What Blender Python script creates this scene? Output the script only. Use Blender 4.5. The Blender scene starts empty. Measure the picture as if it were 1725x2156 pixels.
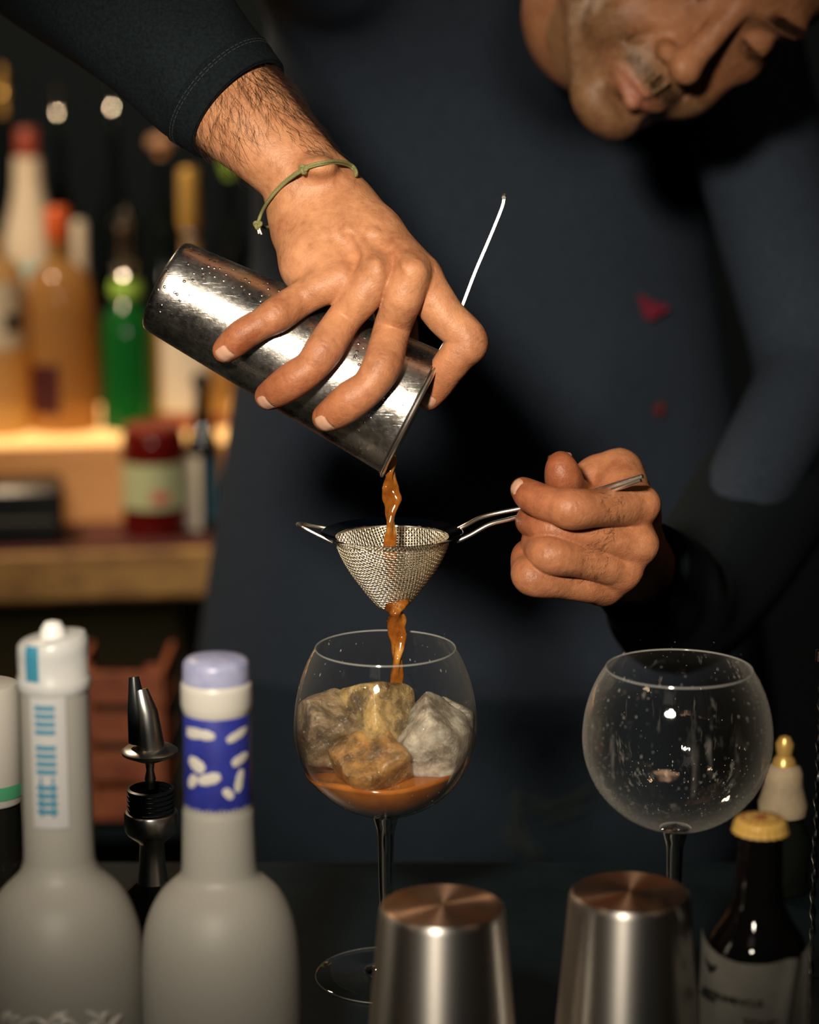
import bpy, math, random
import numpy as np
from mathutils import Vector, Matrix
random.seed(7); rng = np.random.default_rng(7)
SC = bpy.context.scene; COL = SC.collection
# ------------------------------------------------------------------ camera, world, lights, exposure
F = 4800.0; CX, CY = 862.5, 1078.0; TILT = math.radians(11.5)
CAM = np.array([0.0, -1.26, 0.535])
RT = np.array([1.0, 0, 0]); FW = np.array([0, math.cos(TILT), -math.sin(TILT)]); UP = np.array([0, math.sin(TILT), math.cos(TILT)])
cd = bpy.data.cameras.new('camera'); cam = bpy.data.objects.new('camera', cd); COL.objects.link(cam)
cam.location = CAM; cam.rotation_euler = (math.pi/2 - TILT, 0, 0)
cd.sensor_fit = 'HORIZONTAL'; cd.sensor_width = 36.0; cd.lens = F/1725*36
cd.clip_start = .05; cd.clip_end = 50
cd.dof.use_dof = True; cd.dof.focus_distance = 1.315; cd.dof.aperture_fstop = 4.6
SC.camera = cam
W = bpy.data.worlds.new('world'); SC.world = W; W.use_nodes = True
W.node_tree.nodes['Background'].inputs[0].default_value = (.10, .55, .85, 1)
W.node_tree.nodes['Background'].inputs[1].default_value = .010
def lamp(name, kind, loc, energy, color=(1, 1, 1), size=.1, target=None, spot=None, blend=.5):
    ld = bpy.data.lights.new(name, kind); ld.energy = energy; ld.color = color
    if kind == 'AREA': ld.size = size
    elif kind == 'SPOT': ld.shadow_soft_size = size; ld.spot_size = math.radians(spot); ld.spot_blend = blend
    else: ld.shadow_soft_size = size
    o = bpy.data.objects.new(name, ld); COL.objects.link(o); o.location = loc
    if target is not None: o.rotation_euler = (Vector(target) - Vector(loc)).to_track_quat('-Z', 'Y').to_euler()
    return o
lamp('flash', 'SPOT', (-.24, -1.19, .82), 138, (1, .87, .70), .065, (-.03, .02, .335), 38, 1.0)
lamp('added_reflection_light', 'AREA', (.75, -.35, 1.35), .55, (1, .62, .34), .10, (.1, 0, .2))  # added lamp out of view, gives the glass warm edge reflections
lamp('added_reflection_light', 'AREA', (-.9, -.5, 1.25), .65, (1, .66, .38), .10, (-.1, 0, .2))  # its added counterpart on the left, for the same reflections
lamp('shelf_downlight', 'AREA', (-.75, 1.05, 1.15), 17.0, (1, .74, .48), .15, (-.48, 1.55, .2))
lamp('flash_bounce', 'AREA', (-.5, -1.5, 1.7), .35, (1, .85, .7), .5, (0, .1, .2))
vs = SC.view_settings; vs.view_transform = 'Standard'; vs.look = 'None'; vs.gamma = 1; vs.use_curve_mapping = False; vs.exposure = 0.0
cy = SC.cycles; cy.max_bounces = 10; cy.transparent_max_bounces = 24; cy.transmission_bounces = 8; cy.glossy_bounces = 5
cy.use_denoising = True; cy.caustics_reflective = False; cy.caustics_refractive = False; cy.sample_clamp_indirect = 6

# ------------------------------------------------------------------ helpers
def P(px, py, d):                       # point seen at pixel (px,py) at depth d along the view axis
    return CAM + d*(FW + RT*((px-CX)/F) + UP*(-(py-CY)/F))
def PY(px, py, Y):                      # ... on the vertical plane y = Y
    r = FW + RT*((px-CX)/F) + UP*(-(py-CY)/F); return CAM + r*((Y-CAM[1])/r[1])
def PZ(px, py, z):
    r = FW + RT*((px-CX)/F) + UP*(-(py-CY)/F); return CAM + r*((z-CAM[2])/r[2])
def depth(p): return float(np.dot(np.asarray(p)-CAM, FW))
def tag(o, label=None, cat=None, group=None, kind=None):
    if label: o['label'] = label
    if cat: o['category'] = cat
    if group: o['group'] = group
    if kind: o['kind'] = kind
    return o
def empty(name, loc, label, cat, group=None):
    o = bpy.data.objects.new(name, None); COL.objects.link(o); o.location = loc; o.empty_display_size = .02
    return tag(o, label, cat, group)
def mesh_np(name, V, Fc, mat=None, parent=None, smooth=True, col=None, sharp=None):
    """V (n,3) world coordinates, Fc list of faces or (m,k) array"""
    me = bpy.data.meshes.new(name); V = np.asarray(V, np.float32)
    if isinstance(Fc, np.ndarray):
        m, k = Fc.shape
        me.vertices.add(len(V)); me.vertices.foreach_set('co', V.ravel())
        me.loops.add(m*k); me.loops.foreach_set('vertex_index', Fc.astype(np.int32).ravel())
        me.polygons.add(m); me.polygons.foreach_set('loop_start', np.arange(0, m*k, k, dtype=np.int32))
        me.polygons.foreach_set('loop_total', np.full(m, k, np.int32)); me.update(calc_edges=True); me.validate()
    else:
        me.from_pydata([tuple(map(float, v)) for v in V], [], [list(map(int, f)) for f in Fc]); me.update()
    if smooth: me.polygons.foreach_set('use_smooth', np.ones(len(me.polygons), bool))
    if sharp is not None: me.set_sharp_from_angle(angle=math.radians(sharp))
    if col is not None:
        a = me.color_attributes.new('tone', 'FLOAT_COLOR', 'POINT')
        c = np.ones((len(V), 4), np.float32); c[:, :3] = col; a.data.foreach_set('color', c.ravel())
    o = bpy.data.objects.new(name, me); COL.objects.link(o)
    if mat: me.materials.append(mat)
    if parent is not None:
        o.parent = parent
        o.matrix_parent_inverse = Matrix.Identity(4)
        w = Vector((0, 0, 0)); q = parent
        while q is not None: w += q.location; q = q.parent
        me.transform(Matrix.Translation(-w))
    return o
class MB:                                # collects shapes, becomes one mesh
    def __init__(s): s.v = []; s.f = []
    def add(s, V, Fc):
        b = len(s.v); s.v += [tuple(v) for v in V]; s.f += [[b+i for i in f] for f in Fc]; return s
    def box(s, c, size, rz=0, M=None):
        x, y, z = size[0]/2, size[1]/2, size[2]/2; c = np.asarray(c, float)
        b = min(x, y, z)*.18; V = []; 
        pts = [(sx*x, sy*y, sz*z) for sx in (-1, 1) for sy in (-1, 1) for sz in (-1, 1)]
        # chamfered box: 24 verts
        V = []; idx = {}
        for i, (px, py, pz) in enumerate(pts):
            sx, sy, sz = np.sign([px, py, pz])
            for a, q in enumerate([(px, py-sy*b, pz-sz*b), (px-sx*b, py, pz-sz*b), (px-sx*b, py-sy*b, pz)]):
                idx[(i, a)] = len(V); V.append(q)
        Fc = []
        def gid(sx, sy, sz): return (sx > 0)*4+(sy > 0)*2+(sz > 0)
        for a in range(3):
            for sg in (-1, 1):
                o1, o2 = [k for k in range(3) if k != a]
                q = []
                for (u, w) in ((-1, -1), (1, -1), (1, 1), (-1, 1)):
                    t = [0, 0, 0]; t[a] = sg; t[o1] = u; t[o2] = w; q.append(idx[(gid(*t), a)])
                Fc.append(q)
        for a in range(3):               # edges
            o1, o2 = [k for k in range(3) if k != a]
            for u in (-1, 1):
                for w in (-1, 1):
                    t0 = [0, 0, 0]; t1 = [0, 0, 0]; t0[a] = -1; t1[a] = 1; t0[o1] = t1[o1] = u; t0[o2] = t1[o2] = w
                    Fc.append([idx[(gid(*t0), o1)], idx[(gid(*t1), o1)], idx[(gid(*t1), o2)], idx[(gid(*t0), o2)]])
        for i in range(8): Fc.append([idx[(i, 0)], idx[(i, 1)], idx[(i, 2)]])
        V = np.array(V)
        if M is not None: V = V @ np.asarray(M).T
        elif rz: cz, sn = math.cos(rz), math.sin(rz); V = V @ np.array([[cz, -sn, 0], [sn, cz, 0], [0, 0, 1]]).T
        return s.add(V+c, Fc)
    def lathe(s, prof, c=(0, 0, 0), n=48, M=None, arc=None):
        V = []; Fc = []; c = np.asarray(c, float); full = arc is None
        a0, a1 = (0, 2*math.pi) if full else arc; m = n if full else n+1
        for (r, z) in prof:
            for k in range(m):
                t = a0+(a1-a0)*k/n; V.append((r*math.cos(t), r*math.sin(t), z))
        for i in range(len(prof)-1):
            for k in range(n):
                k2 = (k+1) % m if full else k+1
                Fc.append([i*m+k, i*m+k2, (i+1)*m+k2, (i+1)*m+k])
        V = np.array(V)
        if M is not None: V = V @ np.asarray(M).T
        return s.add(V+c, Fc)
    def tube(s, pts, r, n=8, cap=True):
        pts = np.asarray(pts, float); m = len(pts); rr = np.full(m, r) if np.isscalar(r) else np.asarray(r, float)
        T = np.gradient(pts, axis=0); T /= np.linalg.norm(T, axis=1)[:, None]+1e-12
        a = np.cross(T[0], [0, 0, 1.]); 
        if np.linalg.norm(a) < .1: a = np.cross(T[0], [1., 0, 0])
        a /= np.linalg.norm(a); V = []
        for i in range(m):
            a = a-T[i]*np.dot(a, T[i]); a /= np.linalg.norm(a)+1e-12; b = np.cross(T[i], a)
            for k in range(n):
                t = 2*math.pi*k/n; V.append(pts[i]+rr[i]*(a*math.cos(t)+b*math.sin(t)))
        Fc = [[i*n+k, i*n+(k+1) % n, (i+1)*n+(k+1) % n, (i+1)*n+k] for i in range(m-1) for k in range(n)]
        if cap: Fc += [list(range(n))[::-1], [(m-1)*n+k for k in range(n)]]
        return s.add(V, Fc)
    def build(s, name, mat, parent=None, smooth=True, sharp=40):
        return mesh_np(name, np.array(s.v), s.f, mat, parent, smooth, None, sharp if smooth else None)
def spline(pts, n=8):                    # Catmull-Rom through rows (any width)
    p = np.asarray(pts, float); out = []
    q = np.vstack([2*p[0]-p[1], p, 2*p[-1]-p[-2]])
    for i in range(1, len(q)-2):
        for k in range(n):
            t = k/n; out.append(.5*((2*q[i])+(-q[i-1]+q[i+1])*t+(2*q[i-1]-5*q[i]+4*q[i+1]-q[i+2])*t*t+(-q[i-1]+3*q[i]-3*q[i+1]+q[i+2])*t**3))
    out.append(p[-1]); return np.array(out)

# ------------------------------------------------------------------ materials
def mat(name, color=(.5, .5, .5), rough=.5, metal=0, trans=0, ior=1.45, spec=.5, emit=None, es=0, aniso=0, coat=0, sss=0, sheen=0):
    m = bpy.data.materials.new(name); m.use_nodes = True; b = m.node_tree.nodes['Principled BSDF']
    I = b.inputs; I['Base Color'].default_value = (*color, 1); I['Roughness'].default_value = rough; I['Metallic'].default_value = metal
    I['Transmission Weight'].default_value = trans; I['IOR'].default_value = ior; I['Specular IOR Level'].default_value = spec
    I['Anisotropic'].default_value = aniso; I['Coat Weight'].default_value = coat
    if sss: I['Subsurface Weight'].default_value = sss; I['Subsurface Radius'].default_value = (1, .35, .2); I['Subsurface Scale'].default_value = .004
    if emit: I['Emission Color'].default_value = (*emit, 1); I['Emission Strength'].default_value = es
    return m
def N(m, t, **kw):
    n = m.node_tree.nodes.new(t)
    for k, v in kw.items():
        if k in n.inputs: n.inputs[k].default_value = v
        else: setattr(n, k, v)
    return n
def L(m, a, b): m.node_tree.links.new(a, b)
def ramp(m, fac, stops):
    r = N(m, 'ShaderNodeValToRGB'); L(m, fac, r.inputs[0]); e = r.color_ramp.elements
    while len(e) < len(stops): e.new(.5)
    for i, (p, c) in enumerate(stops): e[i].position = p; e[i].color = (*c, 1) if len(c) == 3 else c
    return r.outputs[0]
def coords(m, scale=(1, 1, 1), obj=True):
    t = N(m, 'ShaderNodeTexCoord'); mp = N(m, 'ShaderNodeMapping'); mp.inputs['Scale'].default_value = scale
    L(m, t.outputs['Object'], mp.inputs[0]); return mp.outputs[0]
def noise(m, vec, scale, detail=3, rough=.5):
    n = N(m, 'ShaderNodeTexNoise'); n.inputs['Scale'].default_value = scale; n.inputs['Detail'].default_value = detail
    n.inputs['Roughness'].default_value = rough; L(m, vec, n.inputs['Vector']); return n.outputs['Fac']
def bump(m, h, strength=.3, dist=.001, prev=None):
    b = N(m, 'ShaderNodeBump'); b.inputs['Strength'].default_value = strength; b.inputs['Distance'].default_value = dist
    L(m, h, b.inputs['Height'])
    if prev is not None: L(m, prev, b.inputs['Normal'])
    return b.outputs['Normal']
def bsdf(m): return m.node_tree.nodes['Principled BSDF']
def math_(m, op, a, b=0.0, clamp=False):
    n = N(m, 'ShaderNodeMath'); n.operation = op; n.use_clamp = clamp
    for i, x in enumerate((a, b)):
        if hasattr(x, 'default_value') or hasattr(x, 'links'): L(m, x, n.inputs[i])
        else: n.inputs[i].default_value = x
    return n.outputs[0]

def noisy(name, c1, c2, scale, rough=.6, bs=.2, bd=.001, stretch=(1, 1, 1), **kw):
    m = mat(name, c1, rough, **kw); v = coords(m, stretch); n = noise(m, v, scale, 5, .6)
    L(m, ramp(m, n, [(.35, c1), (.65, c2)]), bsdf(m).inputs['Base Color'])
    if bs: L(m, bump(m, n, bs, bd), bsdf(m).inputs['Normal'])
    return m
M_wall = noisy('dark_wall', (.0010, .0085, .0160), (.0014, .011, .019), 6, .8, .1)
M_floor = noisy('dark_floor', (.010, .018, .022), (.016, .026, .03), 5, .6, .1)
M_bar = noisy('dark_bar_top', (.0035, .0085, .011), (.006, .012, .015), 30, .35, .08, .0005)
M_wood = noisy('warm_ply', (.66, .32, .115), (.80, .42, .17), 7, .6, .1, .001, (1, 1, 6))
M_wood2 = noisy('grainy_board_edge', (.42, .24, .07), (.20, .10, .035), 26, .6, .2, .001, (1, 1, 1.6))
M_tread = noisy('red_brown_tread', (.10, .028, .022), (.07, .02, .02), 9, .6, .1)
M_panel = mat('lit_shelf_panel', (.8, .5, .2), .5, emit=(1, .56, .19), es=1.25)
M_chrome = mat('chrome', (.82, .80, .76), .12, 1)
M_chromed = mat('dull_chrome', (.55, .54, .52), .3, 1)
M_black = mat('black_plastic', (.006, .008, .010), .35)
M_white = mat('white_plastic', (.62, .62, .60), .4)
M_silver = noisy('satin_wire', (.88, .78, .60), (.95, .88, .74), 300, .32, 0, metal=1)

def metal_scuffed():
    m = mat('scuffed_steel', (.80, .77, .72), .16, 1); b = bsdf(m); v = coords(m)
    n1 = noise(m, v, 38, 6, .62); n2 = noise(m, v, 420, 3, .5)
    r = math_(m, 'ADD', math_(m, 'MULTIPLY', n1, .34), math_(m, 'MULTIPLY', n2, .14)); r = math_(m, 'ADD', r, .05, True)
    L(m, r, b.inputs['Roughness'])
    t = N(m, 'ShaderNodeTexCoord'); mp = N(m, 'ShaderNodeMapping'); mp.inputs['Rotation'].default_value = (0, .5, .3); mp.inputs['Scale'].default_value = (25, 700, 700)
    L(m, t.outputs['Object'], mp.inputs[0]); s = noise(m, mp.outputs[0], 1.0, 2)
    s2 = ramp(m, s, [(.60, (0, 0, 0)), (.68, (1, 1, 1))])
    vo = N(m, 'ShaderNodeTexVoronoi'); vo.inputs['Scale'].default_value = 230; L(m, v, vo.inputs['Vector'])
    dr = ramp(m, vo.outputs['Distance'], [(.10, (1, 1, 1)), (.22, (0, 0, 0))])
    mask = ramp(m, noise(m, v, 22, 2), [(.52, (0, 0, 0)), (.62, (1, 1, 1))])
    dm = math_(m, 'MULTIPLY', dr, mask)
    nn = bump(m, s2, .25, .0002); nn = bump(m, dm, .9, .0006, nn); nn = bump(m, n1, .25, .003, nn)
    L(m, nn, b.inputs['Normal'])
    L(m, ramp(m, n1, [(.3, (.55, .50, .45)), (.7, (.86, .83, .78))]), b.inputs['Base Color'])
    return m
M_tin = metal_scuffed()
def metal_brushed():
    m = mat('brushed_steel', (.58, .55, .51), .40, 1, aniso=.72); b = bsdf(m)
    t = N(m, 'ShaderNodeTangent'); t.direction_type = 'RADIAL'; t.axis = 'Z'; L(m, t.outputs[0], b.inputs['Tangent']); b.inputs['Anisotropic Rotation'].default_value = .25
    v = coords(m, (1, 1, 14)); n = noise(m, v, 60, 4); L(m, bump(m, n, .08, .0005), b.inputs['Normal'])
    return m
M_brush = metal_brushed()

def glass_thin(name, edge_pale=.05, streaks=0.0, tint=(.97, .98, .98), rim=2.6):
    """thin-walled clear glass: fresnel reflection over straight-through transmission, plus a pale diffuse layer painting bright outlines, and wet streaks"""
    m = bpy.data.materials.new(name); m.use_nodes = True; nt = m.node_tree; nt.nodes.clear()
    out = N(m, 'ShaderNodeOutputMaterial'); tr = N(m, 'ShaderNodeBsdfTransparent'); tr.inputs[0].default_value = (*tint, 1)
    gl = N(m, 'ShaderNodeBsdfGlossy'); gl.inputs['Roughness'].default_value = .035; gl.inputs[0].default_value = (1, 1, 1, 1)
    lw = N(m, 'ShaderNodeLayerWeight'); lw.inputs[0].default_value = .5
    fr = math_(m, 'ADD', math_(m, 'MULTIPLY', math_(m, 'POWER', lw.outputs['Facing'], 4.2), .9), .05, True)   # two-sided reflectance of a thin wall
    v = coords(m, (1, 1, .22)); n = noise(m, v, 90, 4, .6); n2 = noise(m, coords(m, (1, 1, .10)), 190, 3, .6)
    nm = bump(m, n, .12 if not streaks else .5, .0008); L(m, nm, gl.inputs['Normal'])
    mx = N(m, 'ShaderNodeMixShader'); L(m, fr, mx.inputs[0]); L(m, tr.outputs[0], mx.inputs[1]); L(m, gl.outputs[0], mx.inputs[2])
    f = math_(m, 'POWER', lw.outputs['Facing'], rim); f = math_(m, 'MULTIPLY', f, edge_pale*6)  # bright outline painted in: pale diffuse share grows towards grazing angles
    if streaks:
        s = ramp(m, n2, [(.60, (0, 0, 0)), (.74, (1, 1, 1))]); blot = ramp(m, noise(m, coords(m), 26, 2), [(.45, (0, 0, 0)), (.65, (1, 1, 1))])
        f = math_(m, 'ADD', f, math_(m, 'MULTIPLY', math_(m, 'MULTIPLY', s, blot), streaks))
    f = math_(m, 'ADD', f, edge_pale*.03, True)
    df = N(m, 'ShaderNodeBsdfDiffuse'); df.inputs[0].default_value = (.8, .76, .68, 1)
    m2 = N(m, 'ShaderNodeMixShader'); L(m, f, m2.inputs[0]); L(m, mx.outputs[0], m2.inputs[1]); L(m, df.outputs[0], m2.inputs[2])
    L(m, m2.outputs[0], out.inputs[0]); return m
M_glass_a = glass_thin('glass_bowl_clear', .022, .03)
M_glass_b = glass_thin('glass_bowl_wet', .070, .20, rim=3.8)
M_glass = mat('clear_glass', (1, 1, 1), .02, trans=1, ior=1.48)
M_foot = glass_thin('glass_foot_clear', .001, 0)

def liquid():
    m = mat('amber_drink', (.60, .20, .035), .08, trans=.35, ior=1.34, sss=.0, coat=.6); b = bsdf(m)
    v = coords(m); n = noise(m, v, 60, 4, .6)
    L(m, ramp(m, n, [(.30, (.13, .028, .004)), (.52, (.36, .115, .015)), (.70, (.80, .42, .10))]), b.inputs['Base Color'])
    L(m, bump(m, n, .35, .003), b.inputs['Normal']); return m
M_stream = liquid()
def drink():
    m = mat('cloudy_amber_drink', (.55, .17, .03), .12, trans=.12, ior=1.34, coat=.5); b = bsdf(m)
    v = coords(m); n = noise(m, v, 45, 3, .5)
    L(m, ramp(m, n, [(.3, (.26, .062, .009)), (.7, (.48, .165, .028))]), b.inputs['Base Color']); return m
M_drink = drink()
def ice(name, base, k):
    """bar ice: clear fractured glassy ice with milky clouds inside and a wet sparkling skin"""
    m = mat(name, base, .22, coat=1, ior=1.31); b = bsdf(m); nt = m.node_tree; I = b.inputs
    I['Subsurface Weight'].default_value = 1; I['Subsurface Radius'].default_value = (1, .8, .5); I['Subsurface Scale'].default_value = .007; I['Coat Roughness'].default_value = .06
    v = coords(m); n = noise(m, v, 95, 6, .6); n2 = noise(m, v, 330, 3, .6); n3 = noise(m, v, 62, 5, .62); n3.node.inputs['Distortion'].default_value = .25
    L(m, ramp(m, n3, [(.28, tuple(x*.62 for x in base)), (.50, tuple(x*.92 for x in base)), (.74, tuple(min(1, x*1.22) for x in base))]), I['Base Color'])
    nn = bump(m, n, .30, .003); L(m, nn, I['Normal'])
    cn = bump(m, n, 1.0, .009); cn = bump(m, n2, .9, .0015, cn); L(m, cn, I['Coat Normal'])
    g = N(m, 'ShaderNodeBsdfGlass'); g.inputs['IOR'].default_value = 1.31; g.inputs['Roughness'].default_value = .03; g.inputs[0].default_value = (.98, .93, .84, 1); L(m, cn, g.inputs['Normal'])
    tr = N(m, 'ShaderNodeBsdfTransparent'); tr.inputs[0].default_value = (.92, .86, .76, 1)
    m0 = N(m, 'ShaderNodeMixShader'); m0.inputs[0].default_value = .35; L(m, g.outputs[0], m0.inputs[1]); L(m, tr.outputs[0], m0.inputs[2])
    gl = N(m, 'ShaderNodeBsdfGlossy'); gl.inputs['Roughness'].default_value = .22; gl.inputs[0].default_value = (1, .94, .82, 1); L(m, cn, gl.inputs['Normal'])
    m3 = N(m, 'ShaderNodeMixShader'); m3.inputs[0].default_value = .13; L(m, m0.outputs[0], m3.inputs[1]); L(m, gl.outputs[0], m3.inputs[2])
    mx = N(m, 'ShaderNodeMixShader'); f = ramp(m, n3, [(.38, (min(1, k*1.5),)*3), (.62, (k*.55,)*3)])
    L(m, f, mx.inputs[0]); L(m, b.outputs[0], mx.inputs[1]); L(m, m3.outputs[0], mx.inputs[2])
    L(m, mx.outputs[0], nt.nodes['Material Output'].inputs[0]); return m
M_ice = [ice('ice_grey', (.46, .33, .19), .66), ice('ice_amber', (.72, .50, .20), .85), ice('ice_clear', (.66, .59, .48), .55), ice('ice_soaked', (.56, .30, .09), .58)]

def frosted(name, c, k=.12):
    m = mat(name, c, .50, spec=.45); b = bsdf(m); nt = m.node_tree
    tr = N(m, 'ShaderNodeBsdfTranslucent'); tr.inputs[0].default_value = (*c, 1)
    mx = N(m, 'ShaderNodeMixShader'); mx.inputs[0].default_value = k
    L(m, b.outputs[0], mx.inputs[1]); L(m, tr.outputs[0], mx.inputs[2]); L(m, mx.outputs[0], nt.nodes['Material Output'].inputs[0])
    return m
M_frost = frosted('frosted_glass', (.30, .29, .26))
def tinted(name, c, see=.35, rough=.12):
    """coloured liquid in a bottle: partly see-through"""
    m = mat(name, c, rough, coat=.8); b = bsdf(m); nt = m.node_tree
    tr = N(m, 'ShaderNodeBsdfTransparent'); tr.inputs[0].default_value = (*[min(1, x*1.5+.15) for x in c], 1)
    tl = N(m, 'ShaderNodeBsdfTranslucent'); tl.inputs[0].default_value = (*c, 1)
    m1 = N(m, 'ShaderNodeMixShader'); m1.inputs[0].default_value = .5; L(m, b.outputs[0], m1.inputs[1]); L(m, tl.outputs[0], m1.inputs[2])
    mx = N(m, 'ShaderNodeMixShader'); mx.inputs[0].default_value = see
    L(m, m1.outputs[0], mx.inputs[1]); L(m, tr.outputs[0], mx.inputs[2]); L(m, mx.outputs[0], nt.nodes['Material Output'].inputs[0])
    return m
def fabric(name, c, scale=900):
    m = mat(name, c, .9, spec=.15); b = bsdf(m); v = coords(m)
    w = N(m, 'ShaderNodeTexWave'); w.inputs['Scale'].default_value = scale; L(m, v, w.inputs['Vector'])
    n = noise(m, v, 500, 3); n4 = noise(m, v, 9, 3)
    L(m, bump(m, n, .5, .0006), b.inputs['Normal'])
    L(m, ramp(m, n, [(.3, tuple(x*.6 for x in c)), (.75, tuple(x*1.5 for x in c))]), b.inputs['Base Color'])
    return m
M_shirt = fabric('black_teal_jersey', (.0255, .0345, .0500))
M_trouser = fabric('dark_trouser_cloth', (.0150, .0225, .0320))
M_sleeve = fabric('black_denim', (.0048, .0082, .0105))
M_hem = fabric('black_hem', (.0035, .0065, .0085))
M_stitch = mat('grey_thread', (.05, .055, .055), .9)
M_print = noisy('red_print', (.20, .010, .035), (.13, .008, .02), 120, .8, 0)
M_print2 = noisy('orange_print', (.17, .012, .012), (.08, .008, .01), 100, .8, 0)
M_cord = noisy('olive_cord', (.13, .13, .045), (.24, .23, .09), 1400, .7, .6, .0004)
M_hair = mat('dark_hair', (.035, .014, .008), .65, spec=.25)
M_nail = mat('nail', (.55, .31, .21), .28, coat=.4)
M_steelwire = mat('polished_wire', (.92, .86, .78), .30, 1)
def skin():
    m = mat('skin', (.5, .25, .14), .42, spec=.36, sss=.03); b = bsdf(m); v = coords(m)
    a = N(m, 'ShaderNodeAttribute'); a.attribute_name = 'tone'
    n = noise(m, v, 150, 6, .7); n2 = noise(m, v, 34, 4); vo = N(m, 'ShaderNodeTexVoronoi'); vo.inputs['Scale'].default_value = 1050; L(m, v, vo.inputs['Vector'])
    mx = N(m, 'ShaderNodeMix'); mx.data_type = 'RGBA'; mx.blend_type = 'MULTIPLY'; mx.inputs[0].default_value = 1
    f = ramp(m, math_(m, 'ADD', math_(m, 'MULTIPLY', n, .5), math_(m, 'MULTIPLY', n2, .5)), [(.32, (.62, .50, .44)), (.52, (.95, .93, .92)), (.68, (1.18, 1.18, 1.18))])
    L(m, a.outputs['Color'], mx.inputs[6]); L(m, f, mx.inputs[7]); L(m, mx.outputs[2], b.inputs['Base Color'])
    nn = bump(m, noise(m, v, 60, 3, .5), .35, .003); nn = bump(m, n, .45, .0012, nn); nn = bump(m, vo.outputs['Distance'], .26, .0004, nn); nn = bump(m, noise(m, v, 520, 4, .7), .22, .0004, nn)
    L(m, nn, b.inputs['Normal']); return m
M_skin = skin()

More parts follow.
